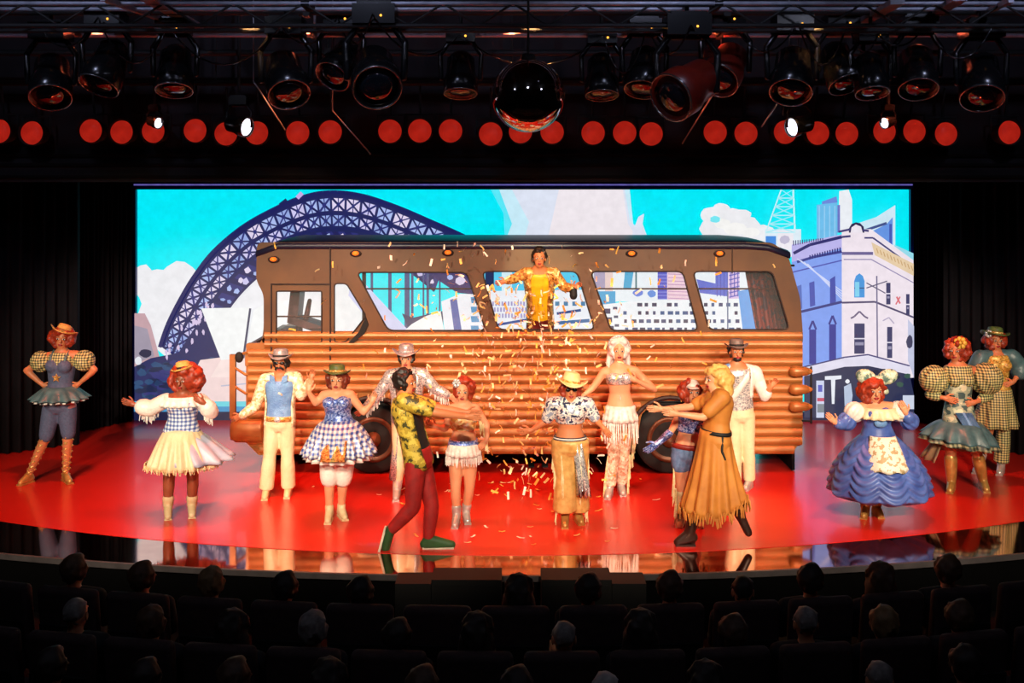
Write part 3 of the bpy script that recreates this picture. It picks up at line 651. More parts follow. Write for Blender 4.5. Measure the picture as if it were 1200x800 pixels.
def foot(s, J, k, inf=0.0):
    g = J['g']; an, to = J['a' + k], J['t' + k]; d = (to - an); 
    heel = an + V((0, 0, -.045 * g)) - V((d.x, d.y, 0)).normalized() * .035 * g if J['flat' + k] else an - d.normalized() * .02
    s.cone(an, heel, .036 * g + inf, .032 * g + inf); s.cone(heel, to, .034 * g + inf, .026 * g + inf); s.cone(an, to, .034 * g + inf, .026 * g + inf)
    return s
def arm(s, J, k, inf=0.0, a=0.0, b=2.0, flare=0.0):
    g = J['g'] * (0.92 if J['fem'] else 1.05); sh, el, wr = J['s' + k], J['e' + k], J['w' + k]
    P_ = [(0, sh, .056), (.35, sh.lerp(el, .35), .05), (1, el, .04), (1.3, el.lerp(wr, .3), .041), (2, wr, .027)]
    def at(t):
        for (t0, p0, r0), (t1, p1, r1) in zip(P_, P_[1:]):
            if t <= t1: q = (t - t0) / (t1 - t0); return p0.lerp(p1, q), (r0 + (r1 - r0) * q) * g
        return wr, .027 * g
    ts = [a] + [q[0] for q in P_ if a < q[0] < b] + [b]
    for t0, t1 in zip(ts, ts[1:]):
        (p0, r0), (p1, r1) = at(t0), at(t1); s.cone(p0, p1, r0 + inf + flare * t0, r1 + inf + flare * t1)
    return s
def hand(s, x, J, k, curl=0.5):                          # palm into s (remeshed), fingers into x
    g = J['g']; wr, tip = J['w' + k], J['h' + k]; d = (tip - wr)
    d = d.normalized() if d.length > 1e-4 else V((0, 0, -1))
    side = d.cross(V((0, -1, 0))); side = side.normalized() if side.length > .2 else V((0, 0, 1))
    if side.z < 0: side = -side
    if d.z < -.75: side = V((1 if k == 'L' else -1, 0, 0)); side = (side - d * side.dot(d)).normalized()
    nrm = d.cross(side).normalized(); pl = .085 * g
    s.cone(wr, wr + d * .03, .026 * g, .03 * g)
    for q in (-.024, -.008, .008, .024): s.cone(wr + d * .02 + side * q * g * .7, wr + d * pl + side * q * g, .017 * g, .0135 * g, 8)
    for q, ln in ((.026, .07), (.009, .08), (-.009, .075), (-.026, .058)):
        b0 = wr + d * (pl - .008) + side * q * g; cu = curl * (.8 + .3 * random.random())
        p1 = b0 + (d * cos(cu * .5) + nrm * sin(cu * .5)) * ln * .42 * g; p2 = p1 + (d * cos(cu * 1.2) + nrm * sin(cu * 1.2)) * ln * .33 * g; p3 = p2 + (d * cos(cu * 1.7) + nrm * sin(cu * 1.7)) * ln * .25 * g
        x.cone(b0, p1, .0095 * g, .0088 * g, 7); x.cone(p1, p2, .0088 * g, .008 * g, 7); x.cone(p2, p3, .008 * g, .0068 * g, 7)
    t0 = wr + d * .025 * g + side * .022 * g; t1 = t0 + (d * .65 + side * .75).normalized() * .04 * g; t2 = t1 + (d * .92 + side * .3 + nrm * .3).normalized() * .035 * g
    x.cone(t0, t1, .0115 * g, .01 * g, 7); x.cone(t1, t2, .01 * g, .008 * g, 7)
def hframe(J):
    y = radians(J['hy']); f = V((sin(y), -cos(y), 0)); l = V((cos(y), sin(y), 0)); ti = radians(J['ht'])
    u = V((0, 0, 1)); l2 = l * cos(ti) + u * sin(ti); u2 = u * cos(ti) - l * sin(ti)
    return l2, f, u2                                     # image-right of the face, forward, up
def hp(J, l_, f_, u_): l, f, u = hframe(J); g = J['hs']; return J['hd'] + l * l_ * g + f * f_ * g + u * u_ * g
def hR(J): l, f, u = hframe(J); return Matrix((l, -f, u)).transposed()
def build_body(J, root, skin, seated=False, face=True):
    s, x = S(), S(); g, hs = J['g'], J['hs']; R_ = hR(J)
    torso(s, J)
    s.cone(ctr(J, .95), hp(J, 0, -.01, -.06), .058 * g, .05 * g)
    s.ell(hp(J, 0, -.005, .022), (.076 * hs, .094 * hs, .098 * hs), R_); s.ell(hp(J, 0, .02, -.05), (.058 * hs, .066 * hs, .068 * hs), R_); s.ell(hp(J, 0, .045, -.085), (.03 * hs, .03 * hs, .024 * hs), R_)
    up, lat, fw = axes(J)
    for k in 'LR':
        s.cone(ctr(J, .9).lerp(J['s' + k], .25), J['s' + k], .07 * g, .056 * g); arm(s, J, k); hand(s, x, J, k, J.get('curl' + k, .5)); leg(s, J, k); foot(s, J, k)
    x.cone(hp(J, 0, .082, .018), hp(J, 0, .102, -.022), .009 * hs, .015 * hs, 8); x.ell(hp(J, 0, .094, -.026), (.019 * hs, .013 * hs, .010 * hs), R_, 8, 5)
    for k in (-1, 1):
        x.ell(hp(J, k * .077, -.01, -.005), (.010 * hs, .02 * hs, .031 * hs), R_, 8, 6); x.ell(hp(J, k * .035, .078, .028), (.022 * hs, .014 * hs, .008 * hs), R_, 8, 5)
    o = mk('body', s, skin, root, True, .0125, 3, x)
    if face:
        for k in (-1, 1):
            e = S(); e.ell(hp(J, k * .032, .083, .008), (.017 * hs, .009 * hs, .009 * hs), R_, 10, 6); eo = mk('eye', e, EYEW, root, True)
            e = S(); e.ell(hp(J, k * .032, .089, .008), (.008 * hs, .006 * hs, .009 * hs), R_, 8, 5); mk('iris', e, EYED, eo, True)
            e = S(); e.cone(hp(J, k * .018, .090, .034), hp(J, k * .050, .078, .036), .004 * hs, .003 * hs, 6); mk('eyebrow', e, BROWC, root, True)
        e = S(); e.ell(hp(J, 0, .086, -.056), (.026 * hs, .008 * hs, .008 * hs), R_, 10, 6); e.ell(hp(J, 0, .085, -.066), (.02 * hs, .009 * hs, .007 * hs), R_, 10, 6); mk('mouth', e, LIPS, root, True)
    return o
BROWC = mat('soft brown brow', (96, 58, 36), 0.5); EYEW = mat('eye white', (225, 220, 215), 0.3); EYED = mat('dark brow and iris', (40, 26, 20), 0.4); LIPS = mat('lipstick', (170, 30, 36), 0.35)
SKIN = mat('fair skin', (226, 160, 120), 0.5, c2=(212, 140, 102), scale=5); TAN = mat('tanned skin', (206, 128, 84), 0.5, c2=(190, 110, 70), scale=5)
BROWN = mat('brown skin', (150, 82, 54), 0.45, c2=(132, 68, 44), scale=5)

def person(label, base, head, neck, pelv, sh, aL, aR, lL, lR, by=0, hy=0, ht=0, fem=True, skin=None, g=1.0, hs=None, w=1.0, planted=(True, True), fd=.13, cat='person', depth=None, curl=(.5, .5)):
    """joints from photo pixels; depth from where the soles touch the stage floor.  aX = elbow, wrist, fingertip  lX = knee, ankle, toe"""
    J = dict(by=by, hy=hy, ht=ht, fem=fem, g=g, hs=hs or g, w=w, curlL=curl[0], curlR=curl[1])
    dts = [DG(l[2][1]) for l, pl in ((lL, planted[0]), (lR, planted[1])) if pl]
    D = depth or (sum(dts) / len(dts) + fd * .6)
    def q(p, dy=0.0): return PX(p[0], p[1], D + dy + (p[2] if len(p) > 2 else 0))
    J['hd'], J['nk'], J['pv'] = q(head), q(neck), q(pelv); J['sL'], J['sR'] = q(sh[0]), q(sh[1])
    for k, a in (('L', aL), ('R', aR)): J['e' + k], J['w' + k], J['h' + k] = q(a[0]), q(a[1]), q(a[2])
    for k, l, pl in (('L', lL, planted[0]), ('R', lR, planted[1])):
        dt = DG(l[2][1]) if pl else D + (l[2][2] if len(l[2]) > 2 else 0)
        J['t' + k] = PX(l[2][0], l[2][1], dt)
        if pl: J['t' + k].z = .034 * g
        f2 = l[1][2] if len(l[1]) > 2 else fd
        J['a' + k] = PX(l[1][0], l[1][1], dt + f2); J['a' + k].z = max(J['a' + k].z, .085 * g) if pl else J['a' + k].z
        dk = (D + dt + f2) / 2 - .03 + (l[0][2] if len(l[0]) > 2 else 0); J['k' + k] = PX(l[0][0], l[0][1], dk); J['flat' + k] = pl
    m = (J['tL'] + J['tR']) / 2
    root = thing('person', (m.x, m.y, 0.0 if depth is None else base), label, cat)
    J['root'] = root; build_body(J, root, skin or SKIN); return J

# ---------------------------------------------------------------- garments (children of the person)
def g_top(J, m, name='shirt', inf=.012, t0=-.1, t1=.95, sl=0.0, sinf=.012, flare=0.0, vox=.014, arms='LR'):
    s = S(); torso(s, J, inf, t0, t1)
    if sl:
        for k in arms: s.cone(ctr(J, .88).lerp(J['s' + k], .3), J['s' + k], .075 * J['g'] + inf, .058 * J['g'] + sinf); arm(s, J, k, sinf, 0, sl, flare)
    return mk(name, s, m, J['root'], True, vox, 2)
def g_jacket(J, m, name='jacket', inf=.03, t0=-.3, t1=1.0, gap=60, sl=1.9, sinf=.02, tail=0.0, arms='LR', flare=0.0):
    s = S(); a0 = radians(90 + gap / 2); a1 = radians(450 - gap / 2); rings = []
    ts = [t0 + (t1 - t0) * i / 12 for i in range(13)]
    for t in ts: rings.append(tring(J, t, inf + max(0, -t) * .12 * (1 if not tail else .5), 41, a0, a1, True))
    if tail:
        low = rings[0]; c = sum(low, V()) / len(low); pre = []
        for q in (1.0, .66, .33): pre.append([V((c.x + (p.x - c.x) * (1 + .55 * q * tail) + .012 * q * sin(i * 1.3), c.y + (p.y - c.y) * (1 + .5 * q * tail), p.z - q * tail)) for i, p in enumerate(low)])
        rings = pre + rings
    s.shell(rings, .014, False)
    for k in arms: s.cone(ctr(J, .9).lerp(J['s' + k], .45), J['s' + k], .06 * J['g'] + inf * .8, .058 * J['g'] + sinf); arm(s, J, k, sinf, 0, sl, flare)
    return mk(name, s, m, J['root'], True)
def g_pants(J, m, name='trousers', inf=.014, b=1.95, flare=0.0, t1=.12, a=0.0, legs='LR'):
    s = S(); torso(s, J, inf, -.22, t1)
    for k in legs: leg(s, J, k, inf, a, b, flare)
    return mk(name, s, m, J['root'], True, .014, 2)
def g_shoes(J, m, name='boot', h=1.75, inf=.012, heel=0.0, sole=None):
    for k in 'LR':
        s = S(); foot(s, J, k, inf)
        if h < 2: leg(s, J, k, inf, h, 2.0)
        o = mk(name, s, m, J['root'], True, .011, 2)
        an, to = J['a' + k], J['t' + k]; d = V((to.x - an.x, to.y - an.y, 0)).normalized() if J['flat' + k] else V((0, 0, 0))
        if J['flat' + k]:
            s = S(); c = an - d * .03 * J['g']
            s.cone((c.x, c.y, an.z - .06), (c.x, c.y, .008), .032 * J['g'], .024 * J['g'], 10, False); 
            s.box(((c.x + to.x) / 2, (c.y + to.y) / 2, .01), ((V((to.x, to.y, 0)) - V((c.x, c.y, 0))).length + .05, .075 * J['g'], .018), Matrix.Rotation(math.atan2(to.y - c.y, to.x - c.x), 3, 'Z')); mk('sole', s, sole or m, o, False)
def ringv(c, rx, ry, n, fold=0, amp=0.0, ph=0.0, by=0.0):
    b = radians(by); lat = V((cos(b), sin(b), 0)); fw = V((sin(b), -cos(b), 0)); out = []
    for i in range(n):
        a = 2 * pi * i / n; k = 1 + amp * sin(fold * a + ph); out.append(c + lat * rx * k * cos(a) + fw * ry * k * sin(a))
    return out
def g_skirt(J, m, z0, z1, r0, r1, folds=16, amp=.08, name='skirt', dx=0.0, prof=1.0, dy=0.0, n=96, rows=9, ry=.92, tilt=0.0):
    s = S(); c = J['pv']; rr = []
    for i in range(rows + 1):
        t = i / rows; z = z0 + (z1 - z0) * t; r = r0 + (r1 - r0) * t ** prof
        ring = ringv(V((c.x + dx * t, c.y + dy * t, z)), r, r * (ry if t > .2 else .85), n, folds, amp * t, 0.4 * t, J['by'])
        if tilt: ring = [V((p.x, p.y, p.z + tilt * t * (p.x - c.x))) for p in ring]
        rr.append(ring)
    s.shell(rr, .007); return mk(name, s, m, J['root'], True)
def fringe(J, m, pts, ln, r=.008, name='fringe', sway=.02):
    s = S()
    for p in pts:
        l = ln * random.uniform(.8, 1.1); q = p + V((random.uniform(-sway, sway), random.uniform(-sway, sway), -l)); s.cone(p, q, r, r * .6, 4, False)
    o = mk(name, s, m, J['root'], False); o['kind'] = 'stuff'; return o
def arm_pts(J, k, a, b, n, off=.03):
    out = []
    for i in range(n):
        t = a + (b - a) * i / (n - 1); p = J['s' + k].lerp(J['e' + k], t) if t < 1 else J['e' + k].lerp(J['w' + k], t - 1); out.append(p + V((random.uniform(-.015, .015), random.uniform(-off, off), -.02)))
    return out
def hip_pts(J, z, r, n, ry=.8): return [V((J['pv'].x + r * cos(2 * pi * i / n), J['pv'].y + r * ry * sin(2 * pi * i / n), z)) for i in range(n)]
def puff(J, m, k, c_t, r, name='puff_sleeve', off=None):           # gathered ball sleeve round the upper arm
    s = S(); c = J['s' + k].lerp(J['e' + k], c_t) + (off or V()); ax = (J['e' + k] - J['s' + k]).normalized(); u = V((0, -1, 0)); u = (u - ax * u.dot(ax)).normalized(); w_ = ax.cross(u); rr = []
    for i in range(13):
        a = -pi / 2 + pi * i / 12; ring = []
        for j in range(48): b = 2 * pi * j / 48; k_ = (1 + .07 * sin(9 * b) * max(0, cos(a))) * max(cos(a), .02); ring.append(c + ax * r * 1.05 * sin(a) + (u * cos(b) + w_ * sin(b)) * r * k_)
        rr.append(ring)
    s.loft(rr); return mk(name, s, m, J['root'], True)
def hat(J, m, crown=.12, cr=.088, brim=.17, curl=.045, tilt=(0, 0), band=None, lift=.055, dent=.02, name='hat', lean=(0, 0)):
    l, f, u = hframe(J); hs = J['hs']
    R_ = hR(J) @ Matrix.Rotation(radians(tilt[0]), 3, 'Y') @ Matrix.Rotation(radians(tilt[1]), 3, 'X'); c = hp(J, lean[0], lean[1], lift); n = 36
    def rg(r, z, side=0.0): return [c + R_ @ (V((r * cos(2 * pi * i / n) * .94, r * sin(2 * pi * i / n) * 1.08, z + side * (cos(2 * pi * i / n) ** 2 - .35))) * hs) for i in range(n)]
    top = [rg(.03, crown - dent), rg(cr * .55, crown), rg(cr * .9, crown - .012), rg(cr, crown - .04), rg(cr * 1.04, .01)]
    s = S(); s.loft(top + [rg(brim * .8, .006, curl * .5), rg(brim, .012, curl * 1.25), rg(brim * 1.01, .004, curl * 1.25), rg(brim * .8, -.006, curl * .5), rg(cr, -.012), rg(cr * .7, -.01)])
    o = mk(name, s, m, J['root'], True)
    s = S(); s.shell([rg(cr * 1.07, .012), rg(cr * 1.06, .034)], .004); mk('hat_band', s, band or BLACK, o, True); return o
def hair(J, m, r=(.09, .10, .10), c=(0, -.015, .03), n=90, cr=.03, low=-.1, face_=.55, jit=.012, name='hair', tail=None, vox=.013, it=1):
    """curls packed over the scalp, leaving the face free; tail = length hanging below"""
    s = S(); l, f, u = hframe(J); hs = J['hs']
    s.ell(hp(J, c[0], c[1] - .01, c[2] + .012), (r[0] * hs * .93, r[1] * hs * .9, r[2] * hs * .96), hR(J))
    k = 0; i = 0
    while k < n and i < 4000:
        i += 1; a, z = random.uniform(0, 2 * pi), random.uniform(-1, 1); q = math.sqrt(1 - z * z); d = V((q * cos(a), q * sin(a), z))     # local l, f, u
        if d.y > face_ - (.0 if d.z < .55 else -.9): continue
        p = (c[0] + d.x * r[0], c[1] + d.y * r[1], c[2] + d.z * r[2])
        if p[2] < low: continue
        s.ell(hp(J, p[0] + random.uniform(-jit, jit), p[1] + random.uniform(-jit, jit), p[2] + random.uniform(-jit, jit)), tuple(x * cr * hs * random.uniform(.75, 1.2) for x in (1, 1, 1)), None, 8, 5); k += 1
    if tail:
        for q in range(16):
            a = pi + pi * (q + .5) / 16; x_, y_ = cos(a) * r[0] * .95, sin(a) * r[1] * .8 + c[1]
            p0 = hp(J, x_, y_, -.02); p1 = hp(J, x_ * 1.15, y_ - .01, -.02 - tail * .55); p2 = hp(J, x_ * 1.05 + random.uniform(-.02, .02), y_, -.02 - tail * random.uniform(.85, 1.05)); s.cone(p0, p1, cr * hs, cr * hs * 1.05, 8); s.cone(p1, p2, cr * hs, cr * hs * .55, 8)
    return mk(name, s, m, J['root'], True, vox, it)
def bow(J, m, p, r, name='bow', R_=None):
    s = S(); R_ = R_ or hR(J)
    for k in (-1, 1): s.ell(p + R_ @ V((k * r * .7, 0, r * .12)), (r * .7, r * .28, r * .5), R_ @ Matrix.Rotation(k * -.35, 3, 'Y'), 14, 8); s.cone(p, p + R_ @ V((k * r * .55, -.01, -r * .8)), r * .12, r * .22, 8)
    s.ell(p, (r * .22,) * 3); return mk(name, s, m, J['root'], True)
def belt(J, m, t=.12, inf=.022, h=.07, name='belt', buckle=None):
    s = S(); s.shell([tring(J, t - h, inf, 28), tring(J, t + h, inf, 28)], .01); o = mk(name, s, m, J['root'], True)
    if buckle:
        up, lat, fw = axes(J); s = S(); s.ell(ctr(J, t) + fw * (rad(J, t)[1] + inf), (.04, .014, .032)); mk('buckle', s, buckle, o, True)
# ================================================================ the performers
REDH = mat('red curls', (168, 54, 22), 0.5, c2=(110, 28, 12), scale=30); DARKH = mat('dark hair', (34, 24, 20), 0.5, c2=(18, 12, 10), scale=30)
BLOND = mat('golden hair', (236, 190, 110), 0.5, c2=(206, 146, 70), scale=30); WHITEH = mat('white wig', (236, 214, 206), 0.5, c2=(206, 180, 176), scale=30)
CREAM = mat('cream satin', (236, 216, 178), 0.42, c2=(218, 194, 150), scale=5, bump=.7); WHITE = mat('white satin', (238, 234, 226), 0.4, c2=(214, 206, 200), scale=6, bump=.6)
SILVER = mat('silver sequins', (206, 206, 210), 0.28, 0.5, 'sequin', (110, 112, 124), (250, 246, 236), 90)
GOLDSEQ = mat('gold sequins', (226, 168, 84), 0.3, 0.4, 'sequin', (150, 96, 40), (255, 226, 150), 80)
BLUESEQ = mat('blue sequins', (96, 124, 206), 0.3, 0.35, 'sequin', (40, 56, 130), (196, 210, 246), 70)
DENIM = mat('slate denim', (88, 100, 130), 0.75, c2=(70, 80, 110), scale=40)
GING = mat('yellow black gingham', (216, 204, 136), 0.6, kind='check', c2=(44, 50, 46), c3=(140, 138, 92), scale=32)
BGING = mat('blue white gingham', (236, 236, 236), 0.55, kind='check', c2=(60, 84, 150), c3=(140, 158, 200), scale=24)
TUTU = mat('blue gold tutu check', (226, 226, 226), 0.4, 0.1, 'check', (46, 74, 156), (150, 160, 184), 20)
CFRINGE = mat('cream fringe', (240, 224, 182), 0.5, c2=(212, 176, 110), scale=25); WFRINGE = mat('white fringe', (240, 232, 224), 0.45, c2=(206, 190, 186), scale=25)
STRAW = mat('straw hat', (220, 178, 96), 0.6, c2=(186, 140, 66), scale=40); SHAT = mat('silver hat', (196, 190, 190), 0.3, 0.45, c2=(150, 146, 150), scale=20)
GREENH = mat('green hat', (92, 112, 56), 0.5, c2=(62, 80, 40), scale=20)
TEAL = mat('teal silk', (86, 122, 128), 0.4, c2=(58, 88, 96), scale=10); LTBLUE = mat('light blue satin', (120, 164, 214), 0.45, c2=(84, 126, 186), scale=12, bump=.9)
CREAMBOOT = mat('cream boot leather', (226, 206, 166), 0.4, c2=(196, 170, 124)); SILBOOT = mat('silver boot leather', (214, 204, 198), 0.28, 0.4, c2=(170, 160, 156)); GOLDBOOT = mat('gold boot leather', (214, 164, 92), 0.3, 0.4, c2=(160, 110, 52))
PINK = mat('pink trim', (226, 150, 150), 0.5)

def at_z(J, py): return H - (py - HY) * J['pv'].y / F
def pxm(J): return J['pv'].y / F

# 1 dancer in denim at the far left
J = person('dancer in puffed gingham sleeves and denim knee shorts, hands on hips, far left', 0, (73, 397), (73, 411), (70, 470), ((59, 417), (91, 416)),
           ((31, 434), (49, 450), (58, 455)), ((111, 433), (93, 449), (85, 455)), ((54, 511), (34, 556), (24, 569)), ((80, 508), (77, 556), (82, 567)), fem=True, skin=TAN, g=1.06, hy=12, ht=-6)
g_top(J, GING, 'blouse', .012, .2, .98); g_top(J, DENIM, 'bib', .02, -.05, .72)
up, lat, fw = axes(J); c = ctr(J, .5) + fw * (rad(J, .5)[1] + .026); s = S(); pts = [c + lat * (.055 if k % 2 == 0 else .024) * sin(k * pi / 5) + up * (.055 if k % 2 == 0 else .024) * cos(k * pi / 5) for k in range(10)]; s.prism(pts, (0, 0.004, 0), (0, -0.006, 0)); mk('star', s, GOLDSEQ, J['root'])
for k, q in (('L', -.075), ('R', .075)):
    s = S(); s.path([ctr(J, .66) + lat * q + fw * .13, ctr(J, .9) + lat * q * 1.2 + fw * .105, ctr(J, 1.0) + lat * q * 1.25 + fw * .02], .014); mk('strap', s, TEAL, J['root'], True); puff(J, GING, k, .38, .125)
g_skirt(J, TEAL, at_z(J, 452), at_z(J, 466), .16, .34, 14, .10, 'peplum', prof=.8); g_skirt(J, mat('black white trim', (226, 222, 214), 0.5, kind='check', c2=(26, 26, 30), c3=(60, 60, 66), scale=14), at_z(J, 464), at_z(J, 469), .28, .31, 14, .08, 'scalloped_trim', rows=3)
g_pants(J, PINK, 'bloomers', .02, .2); g_pants(J, DENIM, 'shorts', .026, .98, t1=-.02, a=.1)
for k in 'LR':                                           # crossed gold lacing down each calf
    s = S(); a_, b_ = J['k' + k], J['a' + k]
    for i in range(7):
        t0, t1 = i / 7, (i + 1) / 7; p0, p1 = a_.lerp(b_, t0), a_.lerp(b_, t1); r = .066 - .022 * t0
        for sg in (-1, 1): s.path([p0 + V((-sg * r, 0, 0)), p0.lerp(p1, .5) + V((0, -r, 0)), p1 + V((sg * r, 0, 0))], .011, 6)
    mk('lacing', s, GOLDSEQ, J['root'], True)
g_shoes(J, GOLDBOOT, 'shoe', 2.0, .006); hair(J, REDH, (.125, .115, .105), (0, -.01, .015), 110, .032, -.1); hat(J, STRAW, .10, .085, .165, .05, (14, -14), mat('tan band', (150, 100, 50)), .075)

# 2 pointing dancer in cream skirt
J = person('dancer with big red curls and cream flared skirt, pointing towards the left curtain', 0, (215, 446), (215, 461), (213, 507), ((198, 467), (233, 467)),
           ((176, 479), (158, 474), (144, 470)), ((247, 482), (239, 472, -.12), (232, 468, -.13)), ((198, 561), (197, 592), (197, 609)), ((226, 561), (225, 591), (225, 607)), skin=BROWN, g=1.04, w=1.1, hy=-8, curl=(.25, .8))
g_top(J, BGING, 'corset', .018, -.02, .76); g_skirt(J, WHITE, at_z(J, 463), at_z(J, 474), .19, .25, 18, .06, 'off_shoulder_frill', rows=4, ry=.75)
for k in 'LR': s = S(); arm(s, J, k, .03, .15, 1.45, .02); mk('sleeve', s, WHITE, J['root'], True, .014, 2)
for k in 'LR': fringe(J, WFRINGE, arm_pts(J, k, .55, 1.6, 34), .13, .007)
g_skirt(J, CREAM, at_z(J, 501), at_z(J, 544), .17, .385, 19, .08, 'skirt', prof=.8, dx=.03, n=140); g_skirt(J, mat('pale blue satin', (196, 200, 216), 0.4, c2=(160, 168, 196), scale=6), at_z(J, 503), at_z(J, 539), .15, .40, 11, .1, 'over_skirt', prof=.8, dx=.14, dy=.07)
fringe(J, CFRINGE, hip_pts(J, at_z(J, 541), .39, 110, .92), .06, .008)
g_shoes(J, CREAMBOOT, 'ankle_boot', 1.72, .014); hair(J, REDH, (.16, .14, .15), (.015, -.035, .015), 150, .04, -.16, .35); hat(J, STRAW, .10, .08, .13, .03, (-12, -10), BLACK, .11)

# 3 cowboy in cream trousers with sunglasses
J = person('cowboy with silver hat, sunglasses and moustache, light blue shirt under cream jacket', 0, (329, 425), (329, 438), (328, 492), ((311, 445), (347, 443)),
           ((299, 476), (283, 487), (274, 491)), ((353, 463, -.05), (364, 446, -.12), (367, 434, -.12)), ((316, 535), (312, 573), (310, 586)), ((337, 535), (338, 571), (336, 584)), fem=False, g=1.0, skin=TAN, w=.98)
g_top(J, LTBLUE, 'shirt', .014, -.02, .88)
up, lat, fw = axes(J)
for k in (-1, 1): s = S(); c = ctr(J, .93) + lat * k * .055 + fw * .115; s.prism([c + lat * k * .05 + up * .055, c + lat * k * -.005 + up * .03, c + lat * k * -.03 - up * .075, c + lat * k * .05 - up * .02], (0, 0, 0), tuple(fw * .014)); mk('collar', s, LTBLUE, J['root'])
g_jacket(J, mat('cream brocade', (236, 216, 176), 0.4, 0.1, 'sequin', (190, 160, 110), (252, 246, 226), 45), 'jacket', .034, -.12, .97, 115)
g_pants(J, CREAM, 'trousers', .018, 1.97, .03); belt(J, GOLDSEQ, .06, .03, .05, buckle=SILVER); g_shoes(J, CREAMBOOT, 'boot', 1.7, .012)
s = S(); 
for k in (-1, 1): s.ell(hp(J, k * .034, .088, .01), (.026, .012, .02), hR(J), 12, 6); s.cone(hp(J, k * .06, .075, .012), hp(J, k * .08, -.01, .01), .005, .005, 6)
s.cone(hp(J, -.012, .095, .012), hp(J, .012, .095, .012), .005, .005, 6); mk('sunglasses', s, GLOSSBLK, J['root'], True)
s = S(); s.path([hp(J, -.045, .078, -.065), hp(J, -.025, .092, -.044), hp(J, 0, .097, -.038), hp(J, .025, .092, -.044), hp(J, .045, .078, -.065)], .012, 8); mk('moustache', s, DARKH, J['root'], True)
hair(J, DARKH, (.088, .1, .09), (0, -.015, .01), 60, .024, -.07); hat(J, SHAT, .11, .092, .15, .05, (0, -6), BLACK, .06)

# 4 dancer in blue tutu
J = person('dancer in green hat with blue corset and checked tutu over white bloomers', 0, (395, 445), (395, 459), (397, 500), ((380, 463), (410, 462)),
           ((370, 472, -.03), (362, 460, -.1), (362, 448, -.1)), ((426, 483), (435, 473), (438, 465)), ((386, 561), (386, 597), (384, 614)), ((402, 561), (400, 595), (404, 610)), g=1.02, hs=1.04)
g_top(J, BLUESEQ, 'corset', .016, -.02, .84); g_skirt(J, TUTU, at_z(J, 491), at_z(J, 530), .15, .39, 20, .10, 'tutu', prof=.6, n=160); g_skirt(J, WFRINGE, at_z(J, 500), at_z(J, 536), .15, .36, 20, .08, 'petticoat', prof=.7)
s = S(); up, lat, fw = axes(J); s.shell([[J['pv'] + V((x * .13, -.40 - .0 * z, 0)) * 1 + V((0, .27 * (1 - z) , .05 - .33 * z)) for x in [-1 + 2 * i / 8 for i in range(9)]] for z in (0, .5, 1)], .01, False); mk('gold_panel', s, GOLDSEQ, J['root'], True)
g_pants(J, WHITE, 'bloomers', .045, .98); g_shoes(J, CREAMBOOT, 'heeled_shoe', 1.9, .01); hair(J, mat('auburn curls', (130, 50, 26), 0.5, c2=(84, 26, 14), scale=30), (.105, .1, .095), (0, -.015, .0), 90, .028, -.1)
hat(J, GREENH, .10, .088, .15, .03, (0, -8), GOLDSEQ, .07)

# 5 tall man in long silver coat
J = person('tall man in silver cowboy hat and long white coat, behind the man in red trousers', 0, (476, 420), (476, 433), (477, 487), ((458, 440), (495, 439)),
           ((441, 465), (428, 478), (420, 484)), ((511, 456), (525, 463), (533, 468)), ((468, 540), (465, 577), (464, 587)), ((484, 536), (485, 572), (486, 580)), fem=False, g=1.03)
g_top(J, mat('brown shirt', (110, 66, 46), 0.6), 'shirt', .012, -.05, .95); g_jacket(J, SILVER, 'long_coat', .034, -.2, .98, 75, tail=.62); g_pants(J, CREAM, 'trousers', .014, 1.95); g_shoes(J, SILBOOT, 'boot', 1.6, .014)
for k in 'LR': fringe(J, WFRINGE, arm_pts(J, k, .5, 1.9, 30), .11, .007)
hair(J, DARKH, (.085, .098, .09), (0, -.018, .012), 50, .022, -.05); hat(J, SHAT, .115, .09, .17, .06, (0, -4), SILVER, .06)

# 6 man in red trousers striding right, back leg lifted
J = person('man in red trousers, olive shirt and green sneakers striding right with outstretched arms', 0, (475, 449), (473, 463), (490, 533), ((474, 470, -.18), (478, 469, .18)),
           ((510, 483, -.2), (545, 488, -.12), (558, 489, -.12)), ((512, 478, .14), (546, 483, .06), (560, 484, .06)), ((484, 594, -.04), (457, 622, -.05), (452, 642, -.05)), ((506, 592, .05), (502, 633, 0), (529, 642)), by=78, hy=70, fem=False, g=1.04, planted=(False, True), fd=0.0, curl=(.2, .2), skin=TAN)
g_top(J, BLACK, 'tee_shirt', .012, -.1, .96); g_jacket(J, mat('olive print shirt', (172, 146, 48), 0.55, kind='patch', c2=(64, 62, 26), c3=(206, 180, 70), scale=16), 'open_shirt', .03, -.22, .98, 95, .75, .03)
g_pants(J, mat('red cotton trousers', (168, 26, 24), 0.65, c2=(136, 18, 18), scale=14), 'trousers', .018, 1.93); g_shoes(J, mat('green canvas', (42, 92, 48), 0.6, c2=(30, 70, 38)), 'sneaker', 1.95, .016, sole=mat('white rubber sole', (232, 226, 206), 0.6))
for k in 'L':
    s = S(); s.box(J['aL'].lerp(J['tL'], .55) + V((-.055, 0, 0)), (.022, .09, .27), Matrix.Rotation(-math.atan2(J['tL'].x - J['aL'].x, J['aL'].z - J['tL'].z) * 1, 3, 'Y')); mk('rubber_sole', s, MC['white rubber sole'], J['root'])
hair(J, DARKH, (.09, .106, .108), (0, -.018, .03), 110, .018, -.05)

